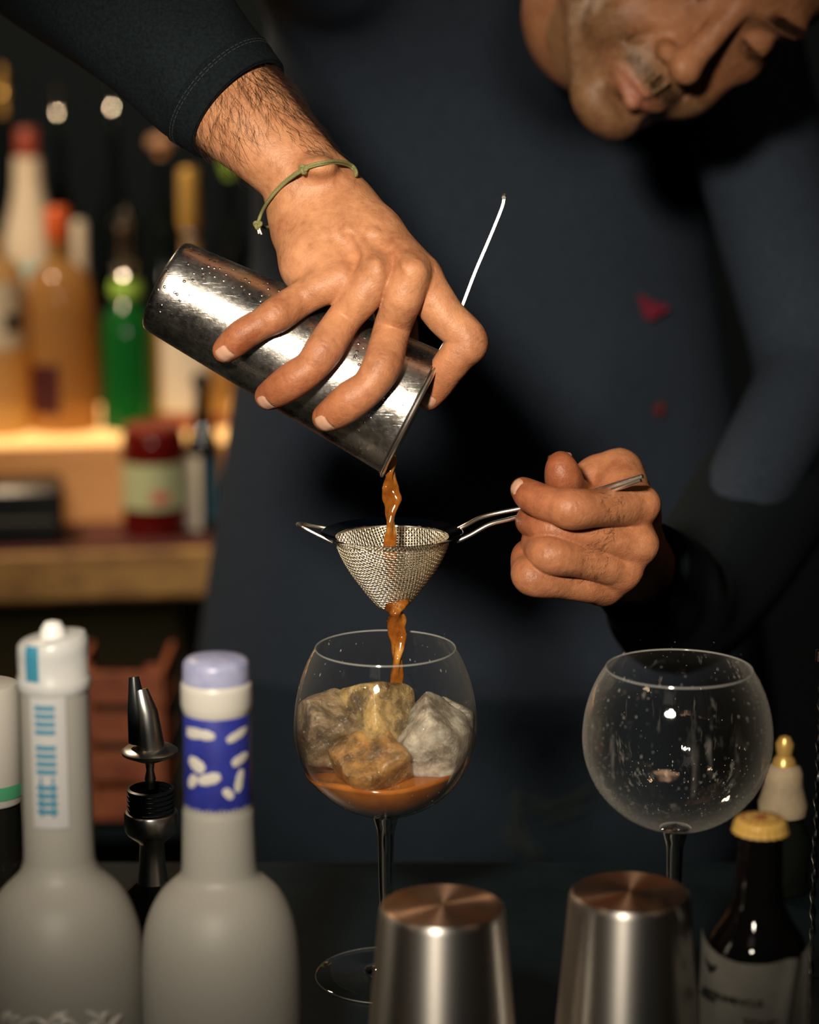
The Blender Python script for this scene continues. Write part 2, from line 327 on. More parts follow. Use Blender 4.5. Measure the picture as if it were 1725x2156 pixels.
# ------------------------------------------------------------------ signed-distance modelling (rounded, blended flesh and ice)
class Field:
    def __init__(s, lo, hi, h):
        s.lo = np.array(lo, float); s.h = h; s.n = np.ceil((np.array(hi)-s.lo)/h).astype(int)+1
        s.F = np.full(s.n, .03, np.float32)
    def grid(s, lo, hi):
        a = np.clip(np.floor((np.array(lo)-s.lo)/s.h).astype(int), 0, s.n); b = np.clip(np.ceil((np.array(hi)-s.lo)/s.h).astype(int)+1, 0, s.n)
        if (b <= a).any(): return None, None
        ax = [(s.lo[i]+s.h*np.arange(a[i], b[i])).astype(np.float32) for i in range(3)]
        return tuple(slice(a[i], b[i]) for i in range(3)), np.meshgrid(*ax, indexing='ij')
    def put(s, sl, d, k, sub=False, F=None):
        F = s.F if F is None else F; A = F[sl]
        if sub:
            d = -d; h = np.clip(.5-.5*(A-d)/k, 0, 1) ; F[sl] = A*(1-h)+d*h+k*h*(1-h)
        else:
            h = np.clip(.5+.5*(A-d)/k, 0, 1); F[sl] = A*(1-h)+d*h-k*h*(1-h)
    def cone(s, a, b, ra, rb, k=.002, sub=False, F=None, flat=None):
        a = np.asarray(a, float); b = np.asarray(b, float); R = max(ra, rb)+max(k, .004)+2*s.h
        sl, g = s.grid(np.minimum(a, b)-R, np.maximum(a, b)+R)
        if sl is None: return
        ab = b-a; L2 = float(ab @ ab)+1e-12
        X, Y, Z = g[0]-a[0], g[1]-a[1], g[2]-a[2]
        t = np.clip((X*ab[0]+Y*ab[1]+Z*ab[2])/L2, 0, 1)
        X = X-t*ab[0]; Y = Y-t*ab[1]; Z = Z-t*ab[2]
        if flat is not None:
            n, f = flat; q = (X*n[0]+Y*n[1]+Z*n[2])*(1/f-1); X = X+q*n[0]; Y = Y+q*n[1]; Z = Z+q*n[2]
        d = np.sqrt(X*X+Y*Y+Z*Z)-(ra+t*(rb-ra))
        if flat is not None: d = d*min(1, flat[1])
        s.put(sl, d.astype(np.float32), k, sub, F)
    def ell(s, c, r, M=None, k=.004, sub=False, F=None):
        c = np.asarray(c, float); r = np.asarray(r, float); R = r.max()+max(k, .004)+2*s.h
        sl, g = s.grid(c-R, c+R)
        if sl is None: return
        X = [g[i]-c[i] for i in range(3)]
        if M is not None: X = [M[0, i]*X[0]+M[1, i]*X[1]+M[2, i]*X[2] for i in range(3)]   # columns of M are the axes
        k0 = np.sqrt(sum((X[i]/r[i])**2 for i in range(3))); k1 = np.sqrt(sum((X[i]/r[i]**2)**2 for i in range(3)))+1e-6
        s.put(sl, (k0*(k0-1)/k1).astype(np.float32), k, sub, F)
    def chain(s, pts, k=.002, F=None, n=4, flat=None):
        k = min(k, .0007); n = max(n, 6)
        q = spline(pts, n)
        for i in range(len(q)-1): s.cone(q[i, :3], q[i+1, :3], q[i, 3], q[i+1, 3], k, F=F, flat=flat)
    def mesh(s):
        F = s.F; S = F < 0; n = np.array(F.shape)-1
        c = np.zeros(n, np.int8); offs = [(i, j, k) for i in (0, 1) for j in (0, 1) for k in (0, 1)]
        def sh(A, o): return A[o[0]:o[0]+n[0], o[1]:o[1]+n[1], o[2]:o[2]+n[2]]
        for o in offs: c += sh(S, o)
        mix = (c > 0) & (c < 8); ijk = np.argwhere(mix); idx = np.full(n, -1, np.int32); idx[mix] = np.arange(len(ijk))
        acc = np.zeros((len(ijk), 3)); cnt = np.zeros(len(ijk))
        vals = {o: F[ijk[:, 0]+o[0], ijk[:, 1]+o[1], ijk[:, 2]+o[2]] for o in offs}
        for o in offs:
            for a in range(3):
                if o[a]: continue
                p = list(o); p[a] = 1; fa, fb = vals[o], vals[tuple(p)]; cr = (fa < 0) != (fb < 0)
                t = np.where(cr, fa/np.where(cr, fa-fb, 1), 0); pos = np.tile(np.array(o, float), (len(t), 1)); pos[:, a] += t
                acc[cr] += pos[cr]; cnt[cr] += 1
        V = s.lo+s.h*(ijk+acc/cnt[:, None]); Q = []
        for a in range(3):
            b, c2 = (a+1) % 3, (a+2) % 3
            s0 = [slice(1, n[i]) for i in range(3)]; s0[a] = slice(0, n[a]); s1 = list(s0); s1[a] = slice(1, n[a]+1)
            A = S[tuple(s0)]; B = S[tuple(s1)]
            for flip, mk in ((False, A & ~B), (True, ~A & B)):
                e = np.argwhere(mk)
                if not len(e): continue
                e = e+1; e[:, a] -= 1
                def cell(db, dc):
                    q = e.copy(); q[:, b] -= db; q[:, c2] -= dc; return idx[q[:, 0], q[:, 1], q[:, 2]]
                q = np.stack([cell(1, 1), cell(0, 1), cell(0, 0), cell(1, 0)], 1)
                Q.append(q[:, ::-1] if flip else q)
        Q = np.concatenate(Q); Q = Q[(Q >= 0).all(1)]
        return V, Q
def vnormals(V, Q):
    n = np.cross(V[Q[:, 2]]-V[Q[:, 0]], V[Q[:, 3]]-V[Q[:, 1]]); N_ = np.zeros_like(V)
    for k in range(4): np.add.at(N_, Q[:, k], n)
    return N_/(np.linalg.norm(N_, axis=1)[:, None]+1e-12)
def relax(V, Q, it=1, w=.5):
    for _ in range(it):
        A = np.zeros_like(V); c = np.zeros(len(V))
        for k in range(4):
            np.add.at(A, Q[:, k], V[Q[:, (k+1) % 4]]); np.add.at(c, Q[:, k], 1)
            np.add.at(A, Q[:, k], V[Q[:, (k+3) % 4]]); np.add.at(c, Q[:, k], 1)
        V = V*(1-w)+w*A/c[:, None]
    return V

# ------------------------------------------------------------------ the room
def struct(o): o['kind'] = 'structure'; return o
def plain(name, c, size, m, parent=None, rz=0): return MB().box(c, size, rz).build(name, m, parent, smooth=False)
struct(plain('floor', (0, 1, -1.0), (6, 8, .1), M_floor))
struct(plain('wall_back', (0, 2.75, .6), (6, .1, 3.2), M_wall))
struct(plain('wall_left', (-2.2, 1, .6), (.1, 6, 3.2), M_wall))
struct(plain('wall_right', (2.2, 1, .6), (.1, 6, 3.2), M_wall))
# bar
bar = empty('bar_counter', (0, 0, -.95), 'dark bar counter that both stemmed glasses stand on', 'counter')
plain('counter_top', (0, .042, -.015), (3.6, .304, .03), M_bar, bar)
plain('front_panel', (0, -.085, -.49), (3.6, .03, .92), M_bar, bar)
LZ = -.055
led = empty('bottle_rail', (0, -.3, -.95), 'low dark rail in front of the bar holding bottles and tins', 'shelf')
plain('rail_top', (0, -.305, LZ-.015), (3.6, .40, .03), M_bar, led)
plain('rail_front', (0, -.49, -.51), (3.6, .02, .88), M_bar, led)

# ------------------------------------------------------------------ stepped back shelves
YAW = math.radians(8.5)
O = P(0, 1163, 2.62); ex = np.array([math.cos(YAW), math.sin(YAW), 0]); ny = np.array([-math.sin(YAW), math.cos(YAW), 0])
def SH(u, v, z): q = O+ex*u+ny*v; return np.array([q[0], q[1], z])
Z1 = O[2]; Z2 = Z1+.096; Z3 = Z2+.12
shelf = empty('back_bar_shelf', SH(0, .2, -.95), 'stepped plywood back-bar shelves glowing behind the bottles', 'shelf')
def sbox(name, u0, u1, v0, v1, z0, z1, m):
    return plain(name, SH((u0+u1)/2, (v0+v1)/2, (z0+z1)/2), (u1-u0, v1-v0, z1-z0), m, shelf, YAW)
sbox('work_bench', -.55, .22, -.42, .40, -.24, -.21, M_bar)
sbox('lower_board', -.55, .45, .0, .17, Z1-.062, Z1-.0015, M_wood2)
sbox('lower_tread', -.55, .45, .004, .15, Z1-.0012, Z1+.0005, M_tread)
sbox('riser', -.55, .45, .150, .168, Z1, Z2, M_wood)
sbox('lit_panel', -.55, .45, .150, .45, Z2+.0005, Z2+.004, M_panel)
sbox('upper_riser', -.55, .45, .455, .47, Z2, Z3, M_black)
sbox('upper_board', -.55, .45, .455, .75, Z3-.02, Z3, M_black)
sbox('support', -.55, -.5, .0, .5, -.95, Z1-.062, M_black)
sbox('support', .38, .43, .0, .5, -.95, Z1-.062, M_black)
sbox('lower_back_panel', -.55, .45, .76, .78, -.95, Z3, M_black)

# ------------------------------------------------------------------ bottles
def colpos(px, py, Y=None, z=None):
    q = PY(px, py, Y) if Y is not None else PZ(px, py, z); return q
def rows(x, Y, lst, zb=None):
    """silhouette read row by row: (image row, half width) -> lathe profile (r, z) about the upright axis at (x, Y)"""
    out = []
    for py, hw in lst:
        q = PY(CX, py, Y); d = depth((x, Y, q[2])); out.append((hw*d/F, q[2]))
    if zb is not None: out.append((out[-1][0], zb+.004)); out.append((out[-1][0]*.92, zb+.0005)); out.append((0.0001, zb+.0005))
    return out
def smooth_prof(p, n=5): return [tuple(q) for q in spline([(a, b) for a, b in p], n)]
def label_patch(base_prof, c, z0, z1, a0, a1, off, n=24):
    """curved paper patch hugging a lathe profile"""
    zs = np.linspace(z0, z1, 8); pr = sorted([(z, r) for r, z in base_prof]); Z = [a for a, b in pr]; R = [b for a, b in pr]
    return MB().lathe([(float(np.interp(z, Z, R))+off, z) for z in zs], c, n, arc=(a0, a1))
def textmesh(name, s, size, mat_, loc, M, parent, ext=.0002, bend=None):
    cu = bpy.data.curves.new(name, 'FONT'); cu.body = s; cu.size = size; cu.extrude = ext; cu.align_x = 'CENTER'; cu.resolution_u = 3
    t = bpy.data.objects.new(name, cu); COL.objects.link(t); dg = bpy.context.evaluated_depsgraph_get(); dg.update()
    me = bpy.data.meshes.new_from_object(t.evaluated_get(dg)); bpy.data.objects.remove(t)
    V = np.array([v.co[:] for v in me.vertices]); Fc = [list(p.vertices) for p in me.polygons]
    if bend is not None:                      # wrap round a cylinder: bend = (cx, cy, R, angle0)
        cx, cy_, R, a0 = bend; ang = a0+V[:, 0]/R; rr = R+V[:, 2]+.0004
        V = np.stack([cx+rr*np.cos(ang), cy_+rr*np.sin(ang), loc[2]+V[:, 1]], 1)
    else: V = V @ np.asarray(M).T+np.asarray(loc)
    return mesh_np(name, V, Fc, mat_, parent, smooth=False)
facing = lambda x, Y: math.atan2(CAM[1]-Y, CAM[0]-x)

# two frosted bottles in front, left
def vodka(cx, Y, prof, label, parts):
    x = PY(cx, 1700, Y)[0]; b = empty('frosted_bottle', (x, Y, LZ), label, 'bottle')
    pr = rows(x, Y, prof, LZ); MB().lathe(smooth_prof(pr[:-3], 4)+pr[-3:], (x, Y, 0), 64).build('glass_body', M_frost, b)
    for f in parts: f(x, Y, b)
    return b
M_blue = noisy('blue_print', (.012, .016, .16), (.02, .028, .22), 60, .45, 0)
M_paleblue = noisy('pale_blue_foil', (.20, .22, .36), (.28, .29, .42), 120, .35, 0)
M_cream = mat('cream_white', (.44, .42, .38), .35)
M_greyprint = mat('grey_print', (.32, .33, .34), .5)
M_capw = noisy('pearl_cap', (.36, .37, .37), (.44, .44, .43), 30, .3, .05)
M_strip = mat('strip_paper', (.36, .36, .36), .6)
M_bluetxt = mat('blue_ink', (.03, .17, .26), .5)
def v2_parts(x, Y, b):
    cap = rows(x, Y, [(1379, 1), (1381, 40), (1386, 62), (1392, 68), (1400, 70), (1432, 71)]); MB().lathe(cap, (x, Y, 0), 48).build('screw_cap', M_paleblue, b)
    ring = rows(x, Y, [(1432, 70), (1436, 74), (1444, 75), (1478, 75), (1488, 73), (1497, 70)]); MB().lathe(ring, (x, Y, 0), 48).build('cap_band', M_cream, b)
    sl = rows(x, Y, [(1497, 70), (1500, 71), (1600, 71.5), (1690, 72), (1697, 71)]); s = MB().lathe(sl, (x, Y, 0), 48).build('neck_sleeve', M_blue, b)
    f = facing(x, Y); zr = lambda py: PY(CX, py, Y)[2]; sc = depth((x, Y, zr(1600)))/F
    mb = MB(); R = 72*sc+.0002
    for (u0, v0, u1, v1, w) in [(-62, 1523, -5, 1530, 15), (20, 1540, 62, 1524, 14), (-58, 1583, -28, 1602, 20), (-40, 1625, 5, 1612, 18), (-60, 1640, -45, 1615, 16),
                                (30, 1590, 62, 1578, 16), (50, 1605, 40, 1650, 15), (12, 1640, 30, 1660, 13), (-62, 1532, -30, 1527, 13)]:
        pts = []
        for t in np.linspace(0, 1, 7):
            u = u0+(u1-u0)*t; a = math.asin(max(-.97, min(.97, u/72))); pts.append((x+R*math.cos(f+a), Y+R*math.sin(f+a), zr(v0+(v1-v0)*t)))
        pts = np.array(pts); m_ = MB().tube(pts, [w*sc*.72*q for q in (.55, .85, 1.05, .95, 1.05, .85, .5)], 10)
        V = np.array(m_.v); d = V-np.array([x, Y, 0]); rr = np.hypot(d[:, 0], d[:, 1]); k = (R+(rr-R)*.06)/rr; V[:, 0] = x+d[:, 0]*k; V[:, 1] = Y+d[:, 1]*k
        mb.add(V, m_.f)
    mb.build('sleeve_lettering', M_cream, s if False else b)
VB2 = vodka(460, -.165, [(1497, 69), (1690, 72), (1700, 75), (1760, 77), (1820, 79), (1840, 84), (1856, 101), (1880, 126), (1915, 147), (1960, 161), (2020, 168), (2090, 170), (2160, 170)],
      'frosted clear bottle with blue neck sleeve, right of the two frosted bottles', [v2_parts])
def v1_parts(x, Y, b):
    cp = rows(x, Y, [(1337, 1), (1338, 55), (1342, 68), (1350, 74), (1372, 75), (1418, 74), (1424, 78), (1445, 78), (1450, 74)])
    V = MB().lathe(cp, (x, Y, 0), 48); 
    zt = cp[0][1]; vv = [(a, b_, c+(max(0, (c-(zt-.03))/.03))**2*((a-x)*.16+.0005)) for a, b_, c in V.v]; V.v = vv
    c = V.build('cap', M_capw, b)
    kb = MB().lathe([(0.0001, zt+.0085), (.004, zt+.0075), (.0062, zt+.004), (.0066, zt-.001)], (x+.001, Y-.004, 0), 24).build('cap_knob', M_white, c)
    f = facing(x, Y); zr = lambda py: PY(CX, py, Y)[2]
    full = cp+rows(x, Y, [(1460, 72), (1600, 73), (1800, 74)])
    label_patch(full, (x, Y, 0), zr(1418), zr(1345), f-.85, f-.42, .0004, 8).build('blue_cap_stripe', M_bluetxt, c)
    nk = [(72.5*depth((x, Y, 0))/F, -1), (72.5*depth((x, Y, 0))/F, 1)]
    st = label_patch(nk, (x, Y, 0), zr(1720), zr(1448), f-.70, f+.30, .0006, 14).build('tax_strip', M_strip, b)
    R = nk[0][0]+.0008
    mb = MB()
    for k in range(15):
        z = zr(1470+k*16.5); a = f-.28; w = .010 if k != 9 else .013
        if k % 5 == 4: continue
        mb.lathe([(R, z-.0012), (R+.0003, z-.0011), (R+.0003, z+.0011), (R, z+.0012)], (x, Y, 0), 6, arc=(a-w/R/2, a+w/R/2))
    mb.lathe([(R, zr(1695)), (R+.0003, zr(1695)), (R+.0003, zr(1612)), (R, zr(1612))], (x, Y, 0), 3, arc=(f-.46, f-.40))
    mb.lathe([(R, zr(1695)), (R+.0003, zr(1695)), (R+.0003, zr(1612)), (R, zr(1612))], (x, Y, 0), 3, arc=(f-.14, f-.08))
    mb.build('strip_printing', M_bluetxt, st)
    # embossed wavy leaves low on the body
    mb = MB(); r0 = 171*depth((x, Y, 0))/F
    for k in range(34):
        u = -150+random.uniform(0, 290); v = random.uniform(2058, 2150); a0 = math.asin(max(-.95, min(.95, u/175))); ln = random.uniform(.010, .024); sl = random.choice((-1, 1))*random.uniform(.5, 1.1)
        pts = [(x+(r0+.0006*math.sin(math.pi*t))*math.cos(f+a0+sl*ln*t/r0), Y+(r0+.0006*math.sin(math.pi*t))*math.sin(f+a0+sl*ln*t/r0), zr(v)-ln*.8*t+.003*math.sin(t*3)) for t in np.linspace(0, 1, 6)]
        mb.tube(pts, [.0006, .0014, .0018, .0018, .0012, .0005], 6)
    o = mb.build('embossed_leaves', M_cream, b); o['kind'] = 'stuff'
VB1 = vodka(122, -.17, [(1448, 73), (1600, 73), (1780, 74), (1815, 77), (1835, 86), (1850, 100), (1880, 130), (1920, 152), (1970, 166), (2030, 172), (2090, 174), (2160, 174)],
      'frosted bottle with white cap and blue-printed tax strip, left of the two frosted bottles', [v1_parts])
# third bottle cut by the left edge
x0 = PY(-22, 1600, -.045)[0]; b0 = empty('white_capped_bottle', (x0, -.045, 0), 'clear bottle with white cap and green band at the left edge', 'bottle')
pc = rows(x0, -.045, [(1434, 1), (1435, 52), (1439, 64), (1446, 68), (1550, 69), (1680, 70), (1684, 67)]); c0 = MB().lathe(pc, (x0, -.045, 0), 48).build('cap', M_cream, b0)
zr = lambda py: PY(CX, py, -.045)[2]
MB().lathe([(71*depth((x0, -.045, .1))/F, zr(1668)), (71.3*depth((x0, -.045, .1))/F, zr(1666)), (71.3*depth((x0, -.045, .1))/F, zr(1642)), (71*depth((x0, -.045, .1))/F, zr(1640))], (x0, -.045, 0), 48).build('green_band', mat('green_band', (.05, .25, .13), .5), c0)
M_dkglass = tinted('dark_bottle_glass', (.02, .022, .018), .25, .05)
MB().lathe(smooth_prof(rows(x0, -.045, [(1684, 60), (1760, 62), (1800, 64), (1830, 70), (1980, 74)]), 4)+rows(x0, -.045, [(1980, 74)], 0)[1:], (x0, -.045, 0), 48).build('glass_body', M_dkglass, b0)

# pourer bottle between the frosted ones
xp = PY(318, 1600, -.055+.0)[0]; Yp = .02; xp = PY(318, 1700, Yp)[0]
pb = empty('pourer_bottle', (xp, Yp, 0), 'dark bottle with chrome disc pourer standing between the two frosted bottles', 'bottle')
po = MB()
po.tube([P(296, 1452, depth(PY(318, 1500, Yp))), P(308, 1500, depth(PY(318, 1500, Yp))), P(318, 1580, depth(PY(318, 1580, Yp)))], [.0042, .0068, .0085], 16)
spout = po.build('spout', M_chromed, pb)
MB().tube([P(282, 1425, depth(PY(318, 1500, Yp))), P(290, 1500, depth(PY(318, 1500, Yp))), P(292, 1562, depth(PY(318, 1580, Yp)))], [.0030, .0060, .0060], 12).build('breather_tube', M_black, pb)
MB().lathe(rows(xp, Yp, [(1572, 8), (1574, 52), (1580, 60), (1586, 58), (1600, 26), (1604, 10), (1622, 8), (1640, 12), (1650, 9), (1660, 9)]), (xp, Yp, 0), 40).build('pourer_disc', M_chromed, pb)
pr = []
for k in range(5): y = 1658+k*10; pr += [(y, 44), (y+2, 50), (y+6, 50), (y+8, 43)]
MB().lathe(rows(xp, Yp, pr), (xp, Yp, 0), 40).build('ribbed_cork', M_black, pb)
MB().lathe(rows(xp, Yp, [(1706, 40), (1708, 54), (1712, 57), (1745, 57), (1755, 50), (1770, 30), (1776, 26), (1820, 28), (1840, 31), (1856, 33)]), (xp, Yp, 0), 40).build('metal_collar', M_chromed, pb)
p = rows(xp, Yp, [(1856, 33), (1880, 60), (1930, 120)]); d_ = p[-1][0]; MB().lathe(p+[(d_, .004), (d_*.9, .0005), (.0001, .0005)], (xp, Yp, 0), 40).build('glass_body', M_dkglass, pb)

# orange-brown box behind the front bottles, on the bar
M_terra = noisy('terracotta_box', (.30, .085, .030), (.18, .04, .018), 30, .6, .3)
YC = .93; q = PY(270, 1600, YC)
gb = empty('fruit_crate', (q[0], YC, -.21), 'orange-brown slatted fruit crate on the back bench behind the frosted bottles', 'crate')
zt = PY(250, 1372, YC)[2]; zb = -.21; hz = zt-zb; wx = 185*depth(q)/F; M2 = .06
for k in range(4):
    z = zb+hz*(k+.5)/4
    MB().box((q[0], YC-M2, z), (wx, .007, hz/4*.78)).build('slat', M_terra, gb, smooth=False)
    for sx in (-1, 1): MB().box((q[0]+sx*(wx/2-.003), YC, z), (.006, M2*2-.008, hz/4*.78)).build('slat', M_terra, gb, smooth=False)
for sx in (-1, 1): MB().box((q[0]+sx*(wx/2-.012), YC-M2+.009, zb+hz/2), (.012, .010, hz)).build('corner_post', M_terra, gb, smooth=False)
plain('crate_bottom', (q[0], YC, zb+.004), (wx-.014, M2*2-.008, .006), M_terra, gb)

# ------------------------------------------------------------------ steel tins standing upside down
def tin_down(cx, cyr, hw, cxb, hwb, Y, label):
    q = PY(cx, cyr, Y); x = q[0]; b = empty('mixing_tin', (x, Y, LZ), label, 'tin', None); sc = depth(q)/F; r = hw*sc; z1 = q[2]
    q2 = PY(cxb, 2150, Y); r2 = hwb*depth((x, Y, q2[2]))/F; k = (r2-r)/(z1-q2[2]); rb = r+k*(z1-LZ)
    MB().lathe([(rb+.0012, LZ+.0005), (rb+.0016, LZ+.002), (rb+.0004, LZ+.0035), (r+.0006, z1-.004), (r, z1-.0016), (r-.0012, z1-.0004)], (x, Y, 0), 96).build('tin_wall', M_brush, b)
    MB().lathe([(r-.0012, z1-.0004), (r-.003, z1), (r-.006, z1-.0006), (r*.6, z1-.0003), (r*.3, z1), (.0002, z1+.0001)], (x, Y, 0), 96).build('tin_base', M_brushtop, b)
    return b
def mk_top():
    m = metal_brushed(); m.name = 'brushed_base'; bsdf(m).inputs['Base Color'].default_value = (.42, .26, .17, 1); bsdf(m).inputs['Anisotropic'].default_value = .9; bsdf(m).inputs['Roughness'].default_value = .34; return m  # brown of a warm reflection put into the steel's base colour
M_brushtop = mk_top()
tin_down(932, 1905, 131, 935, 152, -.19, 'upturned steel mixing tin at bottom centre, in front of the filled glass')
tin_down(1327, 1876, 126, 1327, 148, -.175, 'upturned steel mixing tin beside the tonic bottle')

# ------------------------------------------------------------------ tonic bottle
Yt = -.18; xt = PY(1602, 1730, Yt)[0]
tb = empty('tonic_bottle', (xt, Yt, LZ), 'small dark tonic bottle with gold crown cap and torn white label', 'bottle')
M_brown = tinted('brown_bottle_glass', (.012, .010, .010), .12, .04)
M_gold = noisy('gold_cap', (.75, .42, .08), (.82, .52, .14), 40, .35, .05, coat=.3)
M_rust = mat('cap_print', (.22, .04, .02), .6)
bp = rows(xt, Yt, [(1745, 46), (1765, 50), (1775, 48), (1870, 52), (1905, 58), (1940, 76), (1970, 96), (2000, 107), (2030, 111), (2060, 112), (2156, 113)])
MB().lathe(smooth_prof(bp, 4)+[(bp[-1][0], LZ+.004), (bp[-1][0]*.9, LZ+.0005), (.0001, LZ+.0005)], (xt, Yt, 0), 64).build('glass_body', M_brown, tb)
q = PY(1602, 1722, Yt); sc = depth(q)/F; zc = q[2]; rc = 57*sc
V = []; Fc = []; nn = 84
for i, (r, z) in enumerate([(.0001, .0002), (rc*.5, 0), (rc*.86, -.0004), (rc*.95, -.0014), (rc*.98, -.003), (rc*1.0, -.0062), (rc*1.03, -.0068)]):
    for k in range(nn):
        f_ = 1+(.045*math.cos(21*2*math.pi*k/nn) if i >= 5 else (.02*math.cos(21*2*math.pi*k/nn) if i == 4 else 0)); V.append((xt+r*f_*math.cos(2*math.pi*k/nn), Yt+r*f_*math.sin(2*math.pi*k/nn), zc+z))
for i in range(6):
    for k in range(nn): Fc.append([i*nn+k, (i+1)*nn+k, (i+1)*nn+(k+1) % nn, i*nn+(k+1) % nn])
cc = mesh_np('crown_cap', np.array(V), Fc, M_gold, tb, True)
mb = MB()
for k in range(16):
    a = 2*math.pi*k/16; mb.box((xt+rc*.68*math.cos(a), Yt+rc*.68*math.sin(a), zc+.0000), (.0017, .0007, .0006), a)
mb.box((xt-.001, Yt, zc+.0004), (.007, .0012, .0005)); mb.box((xt+.001, Yt+.003, zc+.0004), (.005, .0010, .0005)); mb.box((xt, Yt-.003, zc+.0004), (.005, .0010, .0005))
mb.build('cap_print', M_rust, cc)
# label, torn wavy upper edge and a lifted crease
f = facing(xt, Yt); Rb = bp[-1][0]; V = []; Fc = []; nu, nv = 60, 24
zlow = PY(CX, 2156, Yt)[2]-.02
for j in range(nv+1):
    for i in range(nu+1):
        u = i/nu; a = f-1.45+u*2.75; px = 1490+u*220
        top = np.interp(u, [0, .06, .12, .25, .4, .6, .75, .88, .93, 1], [1985, 1992, 2002, 2014, 2019, 2018, 2010, 2008, 1985, 1960])
        zt_ = PY(CX, top, Yt)[2]+.0085; z = zlow+(zt_-zlow)*j/nv
        lift = .0030*math.exp(-((u-.72-.15*(j/nv-.5))/.05)**2)*(j/nv)**.5+.0022*math.exp(-((u-.93)/.04)**2)+.0006*math.sin(9*u+4*j/nv)
        r = Rb+.0006+max(0, lift); V.append((xt+r*math.cos(a), Yt+r*math.sin(a), z))
for j in range(nv):
    for i in range(nu): k = j*(nu+1)+i; Fc.append([k, k+1, k+nu+2, k+nu+1])
M_paper = noisy('grey_white_paper', (.20, .19, .165), (.25, .24, .21), 40, .7, .1)
M_ink = mat('black_ink', (.004, .006, .007), .6); M_ink2 = mat('brown_ink', (.05, .035, .02), .6)
lab = mesh_np('paper_label', np.array(V), Fc, M_paper, tb)
zrow = lambda py: PY(CX, py, Yt)[2]+.0100
def arc_at(px): return f+math.asin(max(-.95, min(.95, (px-1602)/112)))
textmesh('label_lettering', 'INSTRUMENICUS', .0046, M_ink, (0, 0, zrow(2108)), None, lab, .0002, (xt, Yt, Rb+.0020, arc_at(1552)))
textmesh('label_lettering', 'MAGUS', .0036, M_ink, (0, 0, zrow(2118)), None, lab, .0002, (xt, Yt, Rb+.0020, arc_at(1512)))
textmesh('label_lettering', 'TONIC', .0058, M_ink2, (0, 0, zrow(2151)), None, lab, .0002, (xt, Yt, Rb+.0020, arc_at(1615)))
# horned emblem on the label
em = [(-1, 1.1), (-.92, .6), (-.75, .25), (-.4, .05), (0, -.02), (.2, -.15), (.45, -.25), (.75, -.1), (.9, .3), (1.0, .1), (.95, -.35), (.75, -.7), (.35, -1.15), (.05, -1.5), (-.25, -1.45), (-.5, -.95), (-.85, -.3), (-1.05, .4)]
ea = arc_at(1516); s_ = .0034; V = [(xt+(Rb+.0022)*math.cos(ea+u*s_*1.2/Rb), Yt+(Rb+.0022)*math.sin(ea+u*s_*1.2/Rb), zrow(2042)+w*s_) for u, w in em]
mesh_np('horned_emblem', V, [list(range(len(em)))], M_ink, lab, False)

# ------------------------------------------------------------------ stemmed glasses
def wine_glass(name, cx, crow, Rpx, rimrow, rimpx, Y, footY, label, m_bowl, stempx):
    q = PY(cx, crow, Y); x = q[0]; zc = q[2]; R = Rpx*depth(q)/F; zr_ = PY(cx, rimrow, Y)[2]; rr = rimpx*depth((x, Y, zr_))/F
    b = empty(name, (x, Y, 0), label, 'glass'); H = zr_-zc; bb = H/math.sqrt(1-(rr/R)**2); t = .0009
    out = [(R*math.cos(a), zc+R*math.sin(a)) for a in np.linspace(-math.pi/2+.10, 0, 26)][:-1]
    am = math.asin(H/bb); out += [(R*math.cos(a), zc+bb*math.sin(a)) for a in np.linspace(0, am, 22)]
    bw = MB().lathe(out, (x, Y, 0), 96).build('bowl', m_bowl, b)
    MB().lathe([(rr+.00055*math.cos(a)-.0001, zr_+.00055*math.sin(a)) for a in np.linspace(0, 2*math.pi, 9)], (x, Y, 0), 128).build('rim', M_rim, b)
    zb = zc-R; s = depth((x, Y, zb))/F
    st = [(.0002, zb+.0030), (R*math.sin(.10)*1.6, zb+.0012), (28*s, zb-.0006), (24*s, zb-.005), (18.5*s, zb-.011), (17*s, zb-.022), (15*s, zb-.045), (13.5*s, zb*.45), (13.5*s, .020), (14*s, .012), (22*s, .0065), (.013, .0042)]
    MB().lathe(smooth_prof(st, 4)+[(.0132, .0034), (.0002, .0030)], (x, Y, 0), 48).build('stem', M_glass, b)
    fr = .0415
    MB().lathe([(.011, .0046), (.020, .0034), (.032, .0022), (fr-.001, .0016), (fr, .0010), (fr-.0006, .0004), (.02, .0010), (.0002, .0016)], (x, Y, 0), 96).build('foot', M_foot, b)
    MB().lathe([(fr+.0004*math.cos(a), .0010+.0004*math.sin(a)) for a in np.linspace(0, 2*math.pi, 7)], (x, Y, 0), 96).build('foot_edge', M_rim, b)
    return x, zc, R, bb, zr_, b
M_darksteel = mat("dark_polished_steel", (.30, .29, .28), .10, 1)
M_rim = mat('glass_rim', (.62, .62, .58), .08, spec=1, coat=1)
def thin_rim():
    m = M_rim; b = bsdf(m); nt = m.node_tree; tr = N(m, 'ShaderNodeBsdfTransparent'); mx = N(m, 'ShaderNodeMixShader'); mx.inputs[0].default_value = .80
    L(m, b.outputs[0], mx.inputs[1]); L(m, tr.outputs[0], mx.inputs[2]); L(m, mx.outputs[0], nt.nodes['Material Output'].inputs[0])
thin_rim()
GX, GZ, GR, GB, GZR, g1 = wine_glass('balloon_glass', 812, 1530, 193, 1364, 148, 0.0, 0, 'balloon wine glass filled with ice cubes under the pouring stream', M_glass_a, 13)
HX, HZ, HR, HB, HZR, g2 = wine_glass('balloon_glass.001', 1427, 1554, 200, 1407, 154, -.055, 0, 'empty wet balloon wine glass on the right', M_glass_b, 13)
